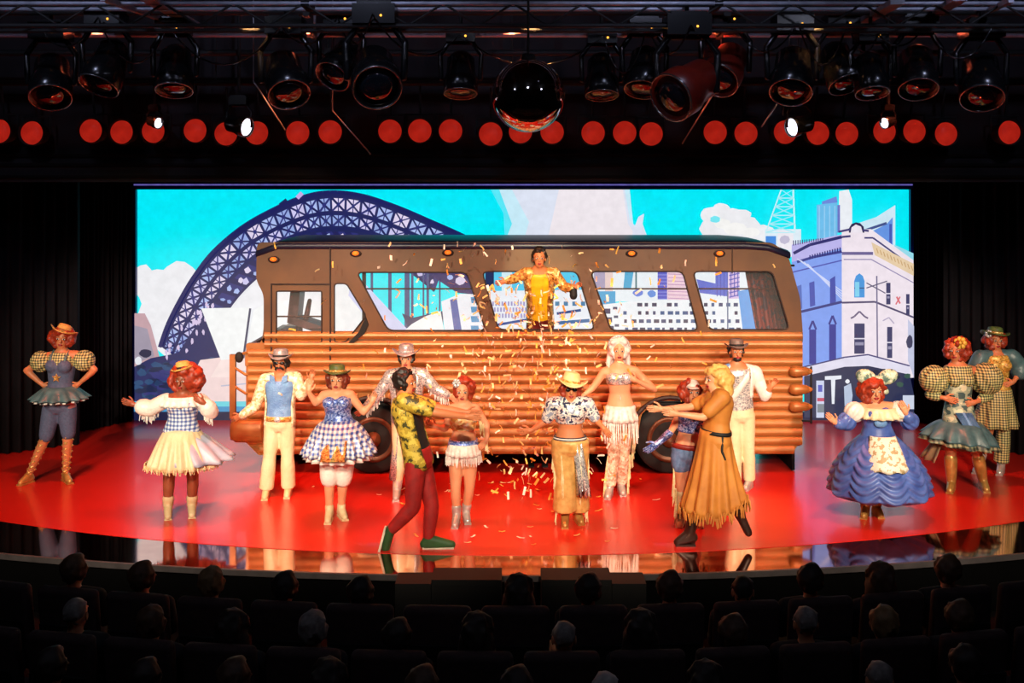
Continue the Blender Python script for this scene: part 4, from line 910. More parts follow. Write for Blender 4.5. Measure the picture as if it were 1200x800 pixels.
# 7 dancer in gold fringe two-piece
J = person('dancer with red updo in gold top and white fringed mini skirt beside the falling confetti', 0, (542, 459), (543, 472), (543, 526), ((529, 479), (557, 478)),
           ((522, 502, .02), (511, 500, -.12), (504, 496, -.12)), ((570, 497), (571, 514, -.04), (566, 520, -.05)), ((534, 574), (535, 602), (533, 619)), ((550, 573), (546, 599), (548, 614)), g=.98, hs=1.0)
g_top(J, mat('gold cream bustier', (240, 204, 140), .45, 0.0, 'patch', (206, 132, 62), (250, 236, 206), 16), 'bustier', .014, .42, .84); belt(J, BLUESEQ, .12, .016, .10, 'sequin_belt'); g_pants(J, WHITE, 'briefs', .012, .12, t1=.08); g_skirt(J, WFRINGE, at_z(J, 519), at_z(J, 532), .16, .19, 20, .05, 'mini_skirt', rows=4)
fringe(J, WFRINGE, hip_pts(J, at_z(J, 528), .185, 80), .14, .008); fringe(J, CFRINGE, arm_pts(J, 'R', .4, 1.8, 40), .16, .008)
g_shoes(J, SILBOOT, 'ankle_boot', 1.72, .012); hair(J, REDH, (.10, .1, .11), (.02, -.02, .035), 100, .03, -.06); s = S()
for i in range(6): s.ell(hp(J, -.06 + .03 * cos(i * pi / 3), .05, .10 + .03 * sin(i * pi / 3)), (.022, .014, .022), None, 8, 5)
s.ell(hp(J, -.06, .06, .10), (.015,) * 3, None, 8, 5); mk('hair_flower', s, SILVER, J['root'], True)

# 8 cowgirl in cream hat and fringed chaps
J = person('performer in cream cowboy hat and sunglasses with patterned shirt and golden fringed chaps', 0, (669, 456), (668, 468), (668, 520), ((648, 474), (688, 474)),
           ((640, 493), (623, 504), (612, 506)), ((698, 491), (706, 500), (711, 506)), ((662, 558), (662, 604), (662, 619)), ((678, 560), (677, 604), (681, 615)), g=1.02, w=1.04, hs=1.05, skin=TAN)
PRT = mat('silver navy print', (226, 222, 216), 0.4, 0.15, 'patch', (44, 52, 88), (150, 158, 180), 22)
g_top(J, PRT, 'cropped_shirt', .02, .48, .97, .8, .03); belt(J, mat('striped belt', (44, 40, 60), 0.5, kind='stripe', c2=(220, 214, 206), scale=38), .1, .02, .09); g_pants(J, mat('gold chaps', (226, 184, 112), 0.45, 0.1, c2=(196, 140, 70), scale=14), 'chaps', .035, 1.85, .06)
s = S(); 
for k in (0,): s.shell([[J['pv'] + V((.03 + (.10 + .06 * z) * i / 8 + .03 * z, -.13 - .02 * z, .03 - .55 * z)) + V((0, .03 * sin(i * 1.7 + z * 2), .02 * sin(i * 2.1))) for i in range(9)] for z in (0, .3, .6, 1)], .01, False)
mk('sash', s, SILVER, J['root'], True)
for k, sg in (('L', -1), ('R', 1)):
    h_ = hips(J)[k == 'R']; fringe(J, CFRINGE, [h_.lerp(J['k' + k], t / 26) + V((sg * .10, -.02, 0)) for t in range(27)] + [J['k' + k].lerp(J['a' + k], t / 30) + V((sg * .09, -.02, 0)) for t in range(22)], .2, .009); fringe(J, CFRINGE, [h_.lerp(J['k' + k], t / 20) + V((sg * .02, -.115, 0)) for t in range(0, 21)], .25, .008)
g_shoes(J, GOLDBOOT, 'boot', 1.75, .012); hair(J, REDH, (.10, .1, .085), (0, -.015, -.005), 70, .028, -.1); hat(J, mat('cream felt hat', (244, 222, 170), 0.55, c2=(224, 190, 120)), .12, .092, .18, .06, (10, -4), GOLDSEQ, .06)
s = S()
for k in (-1, 1): s.ell(hp(J, k * .034, .088, .01), (.027, .012, .02), hR(J), 12, 6)
s.cone(hp(J, -.012, .095, .012), hp(J, .012, .095, .012), .005, .005, 6); mk('sunglasses', s, GLOSSBLK, J['root'], True)

# 9 tall performer in white wig
J = person('tall performer in long white wig and silver headdress, white fringed two-piece, arms akimbo', 0, (725, 411), (725, 427), (727, 480), ((708, 436), (745, 435)),
           ((694, 455), (685, 462, -.05), (680, 467, -.05)), ((767, 456), (746, 446, -.12), (738, 442, -.13)), ((719, 534), (714, 575), (712, 585)), ((731, 532), (728, 572), (730, 581)), g=1.03, hs=1.05)
g_top(J, SILVER, 'bikini_top', .014, .58, .82); g_pants(J, WHITE, 'briefs', .016, .15, t1=.1); g_skirt(J, WFRINGE, at_z(J, 474), at_z(J, 492), .16, .21, 16, .05, 'wrap', rows=4); fringe(J, WFRINGE, hip_pts(J, at_z(J, 486), .2, 90), .30, .009)
g_pants(J, mat('pink gold leggings', (232, 190, 160), 0.4, 0.1, 'sequin', (196, 140, 110), (250, 230, 210), 40), 'leggings', .012, 1.9, .02, t1=-.05, a=.5); fringe(J, CFRINGE, [J['k' + k].lerp(J['a' + k], t / 20) + V((sg * .07, -.03, 0)) for k, sg in (('L', -1), ('R', 1)) for t in range(18)] + [hips(J)[1].lerp(J['kR'], t / 20) + V((.09, -.03, 0)) for t in range(20)], .2, .009)
s = S()
for i in range(24): a = pi + pi * i / 23; p0 = hp(J, .1 * cos(a), .09 * sin(a) - .03, -.05); s.cone(p0, p0 + V((.02 * cos(a), .03, -.34)), .018, .012, 6)
mk('veil', s, WFRINGE, J['root'], True)
g_shoes(J, SILBOOT, 'shoe', 1.8, .014); hair(J, WHITEH, (.105, .105, .11), (0, -.015, .03), 90, .028, -.12, tail=.22)
s = S(); s.shell([[hp(J, .125 * cos(a), .02 - .02 * k, .05 + .125 * sin(a)) for a in [pi * i / 24 for i in range(25)]] for k in (0, 1, 2)], .02, False); mk('headdress', s, SILVER, J['root'], True)

# 10 dancer with blue gloves behind the tan dress
J = person('dancer with red hair, white cap and blue gloves, half hidden behind the tan dress', 0, (812, 459), (811, 473), (806, 528), ((798, 483), (823, 482)),
           ((786, 506), (771, 519, -.06), (764, 524, -.06)), ((832, 506, .05), (826, 526), (824, 536)), ((798, 571), (798, 605), (796, 618)), ((813, 571), (818, 605), (820, 619)), g=.98)
g_top(J, BLUESEQ, 'sequin_top', .014, .4, .84); g_pants(J, mat('blue denim', (108, 134, 176), 0.7, c2=(84, 108, 150), scale=30), 'shorts', .02, .3, t1=.14); belt(J, mat('red belt', (150, 40, 30), 0.5), .12, .028, .05)
s = S(); x = S(); arm(s, J, 'L', .008, 1.1, 2.0); J2 = dict(J); J2['g'] = 1.15; hand(s, x, J2, 'L', .4); mk('glove', s, BLUESEQ, J['root'], True, .011, 2, x)
g_shoes(J, CREAMBOOT, 'boot', 1.2, .014); fringe(J, CFRINGE, [hips(J)[0].lerp(J['kL'], t / 16) + V((-.08, -.03, 0)) for t in range(6, 17)] + [J['kL'].lerp(J['aL'], t / 20) + V((-.06, -.03, 0)) for t in range(16)], .22, .009)
hair(J, REDH, (.11, .11, .11), (-.03, -.02, .0), 100, .032, -.14); s = S(); s.lathe(hp(J, -.01, 0, .075), [(.001, .06), (.05, .05), (.08, .01), (.082, -.02), (.001, -.02)], 20); s.ell(hp(J, -.01, .1, .06), (.06, .06, .012)); mk('cap', s, WHITE, J['root'], True)

# 11 woman in tan dress striding left
J = person('blonde woman in long mustard tan dress and dark ankle boots striding left, arms outstretched', 0, (838, 445, .02), (843, 458), (838, 516), ((838, 465, .17), (846, 466, -.17)),
           ((808, 477, .10), (777, 479, .02), (762, 479, .02)), ((824, 489, -.22), (795, 485, -.22), (780, 483, -.22)), ((822, 572, .02), (808, 624, 0), (794, 639)), ((858, 572, -.02), (868, 605, .02), (877, 624, .02)), by=-78, hy=-70, fem=True, g=1.04, w=1.1, planted=(True, False), fd=0.0, curl=(.2, .2))
TANF = mat('mustard tan cloth', (200, 128, 50), 0.65, c2=(176, 106, 40), scale=7)
g_top(J, TANF, 'bodice', .018, -.12, .96, .7, .03)
s = S(); rr = []
for i in range(13):
    t = i / 12; z = J['pv'].z + .12 - (J['pv'].z + .12 - at_z(J, 598)) * t; cx = J['pv'].x - .03 * t; rx = .15 + .17 * t ** 1.2; 
    rr.append([V((cx + rx * cos(a) * (1 + .10 * t * sin(13 * a)) + .02 * t, J['pv'].y + (.17 + .12 * t) * sin(a) * (1 + .10 * t * sin(13 * a)), z + .10 * t * t * max(0, cos(a)) + .03 * t * sin(13 * a + 1))) for a in [2 * pi * k / 104 for k in range(104)]])
s.shell(rr, .008); mk('skirt', s, TANF, J['root'], True); belt(J, BLACK, .2, .03, .035); fringe(J, TANF, [p + V((0, 0, .03)) for p in rr[-1]], .10, .011)
s = S(); p0 = ctr(J, .2) + V((.03, -.18, 0)); s.path([p0, p0 + V((-.01, -.02, -.16)), p0 + V((.02, -.02, -.24))], .012); mk('belt_tie', s, BLACK, J['root'], True)
g_shoes(J, mat('dark brown boot', (54, 28, 22), 0.4, c2=(36, 18, 14)), 'ankle_boot', 1.55, .014); hair(J, BLOND, (.12, .125, .12), (0, -.035, .0), 130, .034, -.16, .3, tail=.16)

# 12 man in white satin jacket
J = person('man in grey hat, white satin jacket and silver waistcoat, behind the tan dress', 0, (863, 412), (863, 426), (867, 481), ((847, 436), (885, 436)),
           ((839, 462), (848, 480, -.05), (856, 486, -.05)), ((896, 464), (903, 454, -.08), (908, 447, -.1)), ((861, 527), (862, 565), (866, 577)), ((877, 527), (878, 563), (874, 575)), fem=False, g=1.0, skin=TAN)
g_top(J, SILVER, 'waistcoat', .016, -.02, .9); g_jacket(J, WHITE, 'jacket', .03, .28, .97, 90, 1.3, .024); g_pants(J, CREAM, 'trousers', .016, 1.96, .02); g_shoes(J, SILBOOT, 'boot', 1.75, .012)
s = S(); up, lat, fw = axes(J); s.shell([[ctr(J, .80 - .50 * i / 10) + lat * (.13 - .26 * i / 10) + fw * (.165 - .04 * abs(i - 5) / 5) + up * z for i in range(11)] for z in (-.06, 0, .06)], .01, False); mk('sash', s, WHITE, J['root'], True)
s = S(); s.cone(ctr(J, .96).lerp(J['sL'], .5), J['sL'], .075, .075); arm(s, J, 'L', .03, 0, .6); mk('blue_sleeve', s, LTBLUE, J['root'], True, .014, 2)
hair(J, DARKH, (.085, .098, .09), (0, -.018, .012), 50, .022, -.05); s = S(); s.ell(hp(J, 0, .05, -.08), (.052, .045, .035), hR(J)); mk('beard', s, DARKH, J['root'], True); hat(J, mat('grey felt hat', (120, 104, 96), 0.5, c2=(92, 78, 72)), .10, .09, .15, .04, (0, -5), BLACK, .06)

# 13 woman in blue balloon dress
J = person('woman in wide blue ruched balloon dress with white apron and bow in red hair', 0, (1024, 458), (1025, 472), (1029, 515), ((1005, 478), (1047, 477)),
           ((990, 496), (980, 496, -.1), (974, 490, -.12)), ((1069, 496), (1062, 485, -.1), (1059, 477, -.12)), ((1015, 565), (1014, 597), (1012, 608)), ((1028, 565), (1027, 596), (1032, 607)), g=1.02, w=1.1, hs=1.08)
BLUED = mat('blue taffeta', (88, 116, 190), 0.38, c2=(58, 80, 152), scale=8)
g_top(J, BLUED, 'bodice', .018, -.02, .82); s = S(); rr = []; zt, zb_ = at_z(J, 508), at_z(J, 583)
for i in range(61):
    t = i / 60; z = zt + (zb_ - zt) * t; R0 = (.16 + .36 * sin(min(1, t * 1.15) * pi / 2) ** .8) if t < .87 else .52 - .30 * ((t - .87) / .13) ** 1.6; ring = []
    for k in range(140):
        a = 2 * pi * k / 140; sw = abs(sin(5 * a)); q = t * 13 - 1.2 * sw; r = R0 * (1 + .07 * sw * min(1, t * 2)) + .016 * sin(q * 2 * pi / 1.6) * min(1, t * 3); ring.append(V((J['pv'].x + .02 * t + r * cos(a), J['pv'].y + r * .9 * sin(a), z - .03 * t * sw)))
    rr.append(ring)
s.shell(rr, .01); mk('balloon_skirt', s, BLUED, J['root'], True)
s = S(); s.shell([[V((J['pv'].x + (.15 + .11 * t) * sin(a), J['pv'].y - ((.165 + .40 * sin(min(1, t * .42 * 1.15 + .05) * pi / 2) ** .8) * .9 + .025) * cos(a * .75), at_z(J, 507) - .33 * t + .012 * sin(a * 9) * t)) for a in [-1.25 + 2.5 * i / 20 for i in range(21)]] for t in [j / 8 for j in range(9)]], .008, False)
mk('apron', s, mat('embroidered apron', (240, 234, 216), 0.5, kind='patch', c2=(176, 160, 120), c3=(236, 230, 214), scale=22), J['root'], True)
g_skirt(J, CREAM, at_z(J, 476), at_z(J, 488), .19, .26, 16, .07, 'off_shoulder_frill', rows=4, ry=.8)
for k in 'LR': puff(J, WHITE, k, .25, .11); puff(J, BLUED, k, .85, .10, 'lower_puff')
for k in 'LR': s = S(); arm(s, J, k, .022, .9, 1.7, .01); mk('sleeve', s, BLUED, J['root'], True, .014, 2)
s = S(); s.ell(ctr(J, .52) + V((0, -.13, 0)), (.075, .04, .05)); mk('corsage', s, LTBLUE, J['root'], True)
g_shoes(J, GOLDBOOT, 'boot', 1.5, .012); hair(J, REDH, (.12, .115, .125), (-.02, -.015, .0), 120, .034, -.16); bow(J, mat('white green bow', (176, 190, 164), 0.5, kind='patch', c2=(84, 112, 104), c3=(222, 220, 200), scale=18), hp(J, .03, .0, .125), .17)

# 14 dancer with huge puffed sleeves
J = person('dancer with huge puffed gingham sleeves, yellow hair flower and bustled green skirt, right side', 0, (1119, 411), (1122, 425), (1124, 492), ((1108, 436), (1140, 434)),
           ((1090, 462), (1106, 466, -.12), (1114, 468, -.13)), ((1158, 464), (1143, 471, -.1), (1135, 473, -.12)), ((1114, 535), (1115, 565), (1113, 578)), ((1146, 535), (1152, 563), (1156, 577)), g=1.08, hy=-28, skin=TAN)
g_top(J, GING, 'blouse', .014, .3, .96); g_top(J, mat('silver teal bodice', (170, 176, 150), 0.45, 0.1, 'patch', (70, 92, 92), (220, 214, 180), 12), 'corset', .02, -.12, .66)
for k, ox in (('L', -.08), ('R', .10)): puff(J, GING, k, .32, .165 if k == 'L' else .185, off=V((ox, 0, .0)))
for k in 'LR': s = S(); arm(s, J, k, .024, .8, 1.5); mk('sleeve', s, GING, J['root'], True, .014, 2)
g_skirt(J, TEAL, at_z(J, 492), at_z(J, 514), .17, .42, 12, .10, 'overskirt', prof=.55, tilt=-.12); g_skirt(J, mat('dark bustle trim', (150, 150, 116), 0.5, kind='check', c2=(34, 44, 40), c3=(90, 96, 76), scale=18), at_z(J, 496), at_z(J, 519), .18, .44, 12, .10, 'bustle', prof=.6, tilt=-.12)
s = S(); rr = []
for i in range(8):
    t = i / 7; rr.append([V((J['pv'].x + (.2 + .22 * t) * cos(a) * (1 + .06 * sin(16 * a) * t), J['pv'].y + (.15 + .25 * t) * sin(a) * (1 + .06 * sin(16 * a) * t), at_z(J, 502) - .36 * t)) for a in [radians(20 + 190 * k / 70) for k in range(71)]])
s.shell(rr, .008, False); mk('petticoat_train', s, mat('brown tulle', (150, 116, 84), 0.6, c2=(110, 84, 62), scale=12), J['root'], True)
s = S(); s.shell([[J['pv'] + V((-.12 + .2 * i / 8 + .1 * t, -.16 - .05 * t, .12 - .2 * t)) for i in range(9)] for t in (0, .5, 1)], .01, False); mk('blue_sash', s, LTBLUE, J['root'], True)
g_pants(J, mat('rose briefs', (150, 80, 60), 0.5), 'briefs', .012, .1, t1=.05); g_shoes(J, GOLDBOOT, 'boot', 1.05, .014); hair(J, REDH, (.12, .12, .12), (.02, -.025, .01), 120, .034, -.13)
s = S()
for i in range(7): s.ell(hp(J, .06 + .045 * cos(i * 2 * pi / 7), .06, .10 + .045 * sin(i * 2 * pi / 7)), (.03, .018, .03), None, 8, 5)
s.ell(hp(J, .06, .075, .10), (.022,) * 3, None, 8, 5); mk('hair_flower', s, mat('yellow petals', (238, 190, 70), 0.5), J['root'], True)

# 15 dancer in green hat at the far right
J = person('dancer in green hat and yellow top with dark teal sleeves, at the far right', 0, (1166, 399), (1167, 412), (1169, 466), ((1149, 419), (1186, 418)),
           ((1140, 440), (1150, 456), (1156, 462)), ((1197, 432), (1188, 447, -.1), (1181, 450, -.12)), ((1158, 508), (1148, 543), (1143, 555)), ((1176, 506), (1173, 545), (1171, 557)), g=1.06, skin=TAN)
g_top(J, mat('yellow sequin top', (216, 166, 66), 0.4, 0.2, 'sequin', (150, 104, 40), (240, 206, 120), 60), 'top', .014, .0, .94); s = S()
for k in 'LR': s.cone(ctr(J, .95).lerp(J['s' + k], .4), J['s' + k], .08, .09); arm(s, J, k, .05, 0, 1.2, .02)
mk('cape_sleeves', s, TEAL, J['root'], True, .016, 2)
g_skirt(J, GING, at_z(J, 455), at_z(J, 500), .17, .27, 9, .1, 'wrap_skirt', dy=.06); g_pants(J, GING, 'leggings', .02, 1.9, .03, t1=-.05, a=.4, legs='R'); g_shoes(J, SILBOOT, 'boot', 1.7, .012)
hair(J, REDH, (.12, .11, .10), (0, -.015, .0), 100, .032, -.11); hat(J, GREENH, .10, .09, .17, .04, (6, -8), GOLDSEQ, .07); s = S()
for i in range(7): s.ell(hp(J, -.1 + .03 * cos(i * .9), .05, .09 + .03 * sin(i * .9)), (.022,) * 3, None, 8, 5)
mk('hat_flower', s, SILVER, J['root'], True)

# 16 man leaning out of the bus window
DBm = 12.93
J = person('man in gold jacket and yellow shirt leaning out of the middle bus window, arms spread', .9, (632, 303, -.10), (632, 315, -.05), (633, 376, .34), ((616, 320, -.03), (649, 320, -.03)),
           ((604, 326, -.10), (594, 329, -.2), (586, 331, -.22)), ((661, 336, -.10), (672, 338, -.18), (679, 333, -.22)), ((626, 415, .5), (626, 462, .5), (625, 470, .35)), ((640, 415, .5), (640, 462, .5), (641, 470, .35)), fem=False, g=1.0, depth=DBm, planted=(False, False), skin=TAN)
for k in 'LR':
    x_ = J['hd'].x + (-.09 if k == 'L' else .09); J['k' + k] = V((x_, 13.42, 1.42)); J['a' + k] = V((x_, 13.5, 1.0)); J['t' + k] = V((x_, 13.36, .935)); J['flat' + k] = True
for ch in list(J['root'].children): 
    if ch.name.startswith('body'): bpy.data.objects.remove(ch)
J['root'].location = (J['hd'].x, 13.45, .9); J['root']['_o'] = (J['hd'].x, 13.45, .9)
for ch in list(J['root'].children): bpy.data.objects.remove(ch)
for o in [o for o in bpy.data.objects if o.name.startswith(('iris', 'eye')) and o.parent is None]: bpy.data.objects.remove(o)
build_body(J, J['root'], TAN)
g_top(J, mat('yellow shirt', (240, 190, 30), 0.5, c2=(220, 160, 20), scale=8), 'shirt', .012, -.1, .96); g_jacket(J, mat('gold brocade jacket', (196, 132, 62), 0.38, 0.25, 'sequin', (120, 70, 32), (240, 186, 106), 40), 'jacket', .028, -.25, .97, 70)
g_pants(J, mat('dark red trousers', (120, 30, 26), 0.6), 'trousers', .014, 1.95); g_shoes(J, BLACK, 'shoe', 1.95, .012); hair(J, DARKH, (.086, .104, .108), (0, -.018, .03), 110, .018, .0)
s = S(); arm(s, J, 'R', .016, 1.5, 2.0); s.cone(J['wR'], J['wR'] + V((0, -.01, -.09)), .045, .05); mk('black_cuff', s, BLACK, J['root'], True, .012, 2)
# ================================================================ confetti
PAPER = attr_mat('confetti paper', 0)
def confetti(name, label, n, fn, up=False):
    s = S(); cols = []
    for k in range(n):
        p = fn(); w_, h_ = random.uniform(.008, .015), random.uniform(.025, .048)
        R_ = Matrix.Rotation(random.uniform(0, 6.3), 3, 'Z') @ (Matrix.Rotation(random.uniform(-.15, .15), 3, 'X') if up else Matrix.Rotation(random.uniform(0, 6.3), 3, 'X') @ Matrix.Rotation(random.uniform(0, 6.3), 3, 'Y'))
        b = [p + R_ @ V((x * w_, y * h_, (y * y) * .006)) for y in (-1, 0, 1) for x in (-1, 1)]; s.add(b, [(0, 1, 3, 2), (2, 3, 5, 4)])
        c = random.choice([(246, 226, 170), (240, 190, 90), (250, 240, 224), (226, 150, 60), (244, 206, 130), (236, 214, 196)]); cols += [c, c]
    me = bpy.data.meshes.new(name); o0 = V((.2, 11.8, 1.2)); me.from_pydata([tuple(q - o0) for q in s.v], [], s.f); me.update()
    o = link(name, me, PAPER, None, o0); ink(o, cols); return tag(o, label, 'confetti', kind='stuff')
def f1():
    if random.random() < .72: x, y = random.gauss(628, 46), random.uniform(330, 610)
    else: x, y = random.gauss(610, 110), random.uniform(285, 470)
    d = random.uniform(11.3, 12.7); p = PX(x, y, d); return p if p.z > .1 else f1()
confetti('falling_confetti', 'gold and white paper confetti raining down in front of the bus', 760, f1)
def f2(): p = PX(random.gauss(620, 90), 0, DG(random.uniform(562, 640))); p.z = .008; return p
confetti('fallen_confetti', 'few scraps of confetti lying on the red stage floor', 45, f2, True)

# ================================================================ lighting rig above the stage
m_red = mat('red lamp gel', (190, 38, 24), 0.4, c2=(160, 24, 16), scale=6, emit=0.75)
RX = Matrix.Rotation(pi / 2, 3, 'X')
reds = [0, 38, 107, 143, 180, 229, 265, 301, 349, 387, 457, 492, 528, 575, 610, 647, 695, 732, 763, 838, 874, 920, 958, 992, 1036, 1071, 1108, 1182]
DR = 12.1; zr = PX(0, 155, DR).z; zp = zr + .58
pr = thing('lighting_bar', (0, DR, zp), 'long dark pipe carrying the row of red round lamps', 'pipe')
s = S(); s.cone((-8.2, DR, zp), (8.2, DR, zp), .03, .03); mk('pipe', s, BLACK, pr, True)
for x in (-7, -3.5, 0, 3.5, 7):
    s = S(); s.cone((x, DR, zp), (x, DR, CEIL), .012, .012, 6); mk('hanger', s, BLACK, pr, True)
proto = None
for i, px in enumerate(reds):
    c = PX(px, 155 + random.uniform(-2, 2), DR); lab = 'red glowing round stage lamp, %s from the left in the hanging row' % ORD[i]
    if proto is None:
        proto = t = thing('stage_lamp', c, lab, 'lamp', 'red round lamps in a row')
        s = S(); s.lathe(c, [(.001, -.30), (.07, -.29), (.12, -.2), (.145, -.05), (.155, 0), (.155, .05), (.145, .05), (.14, 0), (.001, -.01)], 28, RX); mk('housing', s, BLACK, t, True)
        s = S(); s.lathe(c, [(.001, .03), (.07, .024), (.138, 0), (.13, -.004), (.001, -.004)][::-1], 28, RX); mk('lens', s, m_red, t, True)
        s = S(); s.path([c + V((-.165, .1, 0)), c + V((-.165, .1, .2)), c + V((.165, .1, .2)), c + V((.165, .1, 0))], .012, 6); s.cone(c + V((0, .1, .2)), c + V((0, .02, .54)), .014, .014, 6); mk('yoke', s, BLACK, t, True)
    else:
        t = copy_tree(proto); t.location = c; t['label'] = lab
# horizontal pipes of the rig
for k, (py, d, m, lab) in enumerate(((40, 10.9, PIPE, 'pale grey lighting pipe running across the whole rig'), (14, 10.5, BLACK, 'upper dark lighting pipe above the pale grey one'), (62, 11.7, BLACK, 'lower dark lighting pipe behind the moving lamps'))):
    z = PX(0, py, d).z; t = thing('lighting_pipe', (0, d, z), lab, 'pipe'); s = S(); s.cone((-8.2, d, z), (8.2, d, z), .035, .035); mk('pipe', s, m, t, True)
    for x in (-6.2, -2.1, 2.2, 6.3):
        s = S(); s.cone((x, d, z), (x, d, CEIL), .014, .014, 6); mk('hanger', s, m, t, True); s = S(); s.box((x, d, z), (.07, .1, .1)); mk('clamp', s, BLACK, t)
# slanting ceiling battens in the top corners
for k, (a, b, lab) in enumerate((((120, -2, 9.6), (118 + 110, 36, 11.6), 'slanting pale batten in the top left corner of the rig'), ((170, -4, 9.6), (232, 32, 11.6), 'second slanting batten beside the top left corner'),
        ((1075, 28, 11.5), (1125, -2, 9.6), 'wide slanting batten in the top right of the rig'), ((1110, 36, 11.6), (1185, 0, 9.6), 'thin slanting batten at the top right corner'), ((1000, 32, 11.6), (1052, 2, 9.6), 'slanting batten left of the wide one at top right'))):
    p, q = PX(*a), PX(*b); t = thing('batten', (p + q) / 2, lab, 'batten'); ax = (q - p); R_ = ax.to_track_quat('X', 'Z').to_matrix()
    s = S(); s.box((p + q) / 2, (ax.length, .13 if 'wide' in lab or 'second' in lab else .05, .05), R_); mk('bar', s, PIPE, t); s = S(); m_ = (p + q) / 2; s.cone(m_, (m_.x, m_.y, CEIL), .012, .012, 6); mk('hanger', s, BLACK, t, True)
# moving-head fixtures: clamp, base, yoke, head with lens ring
m_lens = mat('dark lens glass', (30, 36, 44), 0.05, spec=1.0); m_ring = mat('bare metal ring', (150, 150, 150), 0.25, 0.9); m_white = mat('lit white lens', (235, 235, 255), 0.3, emit=3.5); m_dot = mat('amber indicator', (255, 170, 60), 0.4, emit=2.5)
m_redlit = mat('red lit shell', (120, 30, 20), 0.35)  # red stage light put into the shell colour
def fixture(px, py, d, size, yaw, pitch, label, lit=False, body=None, dot=True):
    c = PX(px, py, d); r = size * d / F; t = thing('moving_lamp', c, label, 'lamp', 'moving lamps in the rig'); top = c + V((0, 0, r * 2.4))
    s = S(); s.box(top, (r * 1.7, r * 1.3, r * .8)); s.box(top + V((0, 0, r * .45)), (r * 1.4, r * 1.0, r * .15)); base = mk('base', s, GLOSSBLK, t)
    s = S(); s.cone(top + V((0, 0, r * .4)), (top.x, top.y, CEIL), .02, .02, 6); mk('hanger', s, BLACK, t, True)
    s = S()
    for k in (-1, 1): s.path([c + V((k * r * 1.15, 0, -r * .1)), c + V((k * r * 1.2, 0, r * 1.3)), c + V((k * r * .7, 0, r * 2.0))], r * .14, 8)
    s.cone(c + V((-r * .7, 0, r * 2.0)), c + V((r * .7, 0, r * 2.0)), r * .14, r * .14, 8); mk('yoke', s, GLOSSBLK, t, True)
    R_ = Matrix.Rotation(radians(yaw), 3, 'Z') @ Matrix.Rotation(radians(pitch), 3, 'X') @ Matrix.Rotation(pi / 2, 3, 'X')
    s = S(); s.lathe(c, [(.001, -r * 1.5), (r * .5, -r * 1.45), (r * .8, -r * 1.1), (r * .85, -r * .2), (r * 1.0, r * .2), (r * 1.0, r * 1.0), (r * .92, r * 1.06), (r * .86, r * .9), (.001, r * .86)], 28, R_); hd = mk('head', s, body or GLOSSBLK, t, True)
    s = S(); s.lathe(c, [(.001, r * 1.12), (r * .5, r * 1.06), (r * .84, r * .9), (.001, r * .88)][::-1], 24, R_); mk('lens', s, m_white if lit else m_lens, hd, True)
    s = S(); ring = [c + R_ @ V((r * .96 * cos(2 * pi * i / 24), r * .96 * sin(2 * pi * i / 24), r * 1.05)) for i in range(25)]; s.path(ring, r * .045, 6); mk('lens_ring', s, m_ring, hd, True)
    if dot:
        s = S(); s.ell(top + V((r * .3, -r * .68, -r * .1)), (.012, .012, .012), None, 8, 5); mk('glint', s, m_dot, base, True)  # tiny glowing dot put in for a small amber lamp glint
FX = [(60, 95, 10.6, 24, 20, 55), (125, 80, 10.4, 24, -25, 60), (205, 85, 10.8, 22, 10, 70), (335, 92, 10.3, 25, 25, 50), (400, 75, 10.7, 22, -30, 45), (440, 88, 10.0, 29, 12, 35), (540, 90, 10.8, 20, 0, 75), (705, 92, 10.8, 20, 0, 75),
      (755, 85, 10.6, 22, -20, 65), (805, 103, 10.0, 30, -50, 25), (850, 80, 10.7, 24, -35, 40), (928, 88, 10.3, 25, -20, 55), (985, 80, 10.7, 22, 20, 60), (1020, 90, 10.5, 20, 0, 70), (1075, 85, 10.5, 23, -15, 60), (1150, 95, 10.4, 25, -20, 55)]
for i, (px, py, d, sz, yaw, pit) in enumerate(FX):
    fixture(px, py, d, sz, yaw, pit, 'black unlit moving stage lamp, %s from the left in the upper rig' % ORD[i], body=m_redlit if i in (9, 10) else None)
for px, py, sz, yaw, lab in ((280, 147, 12, 66, 'lit white spotlight among the red lamps, left of centre'), (937, 147, 12, -66, 'lit white spotlight among the red lamps, right of centre'), (181, 143, 7, 62, 'small lit white spotlight near the left end of the red lamps'), (1041, 143, 7, -62, 'small lit white spotlight near the right end of the red lamps')):
    fixture(px, py, 11.5, sz, yaw, 12, lab, lit=True, dot=False)
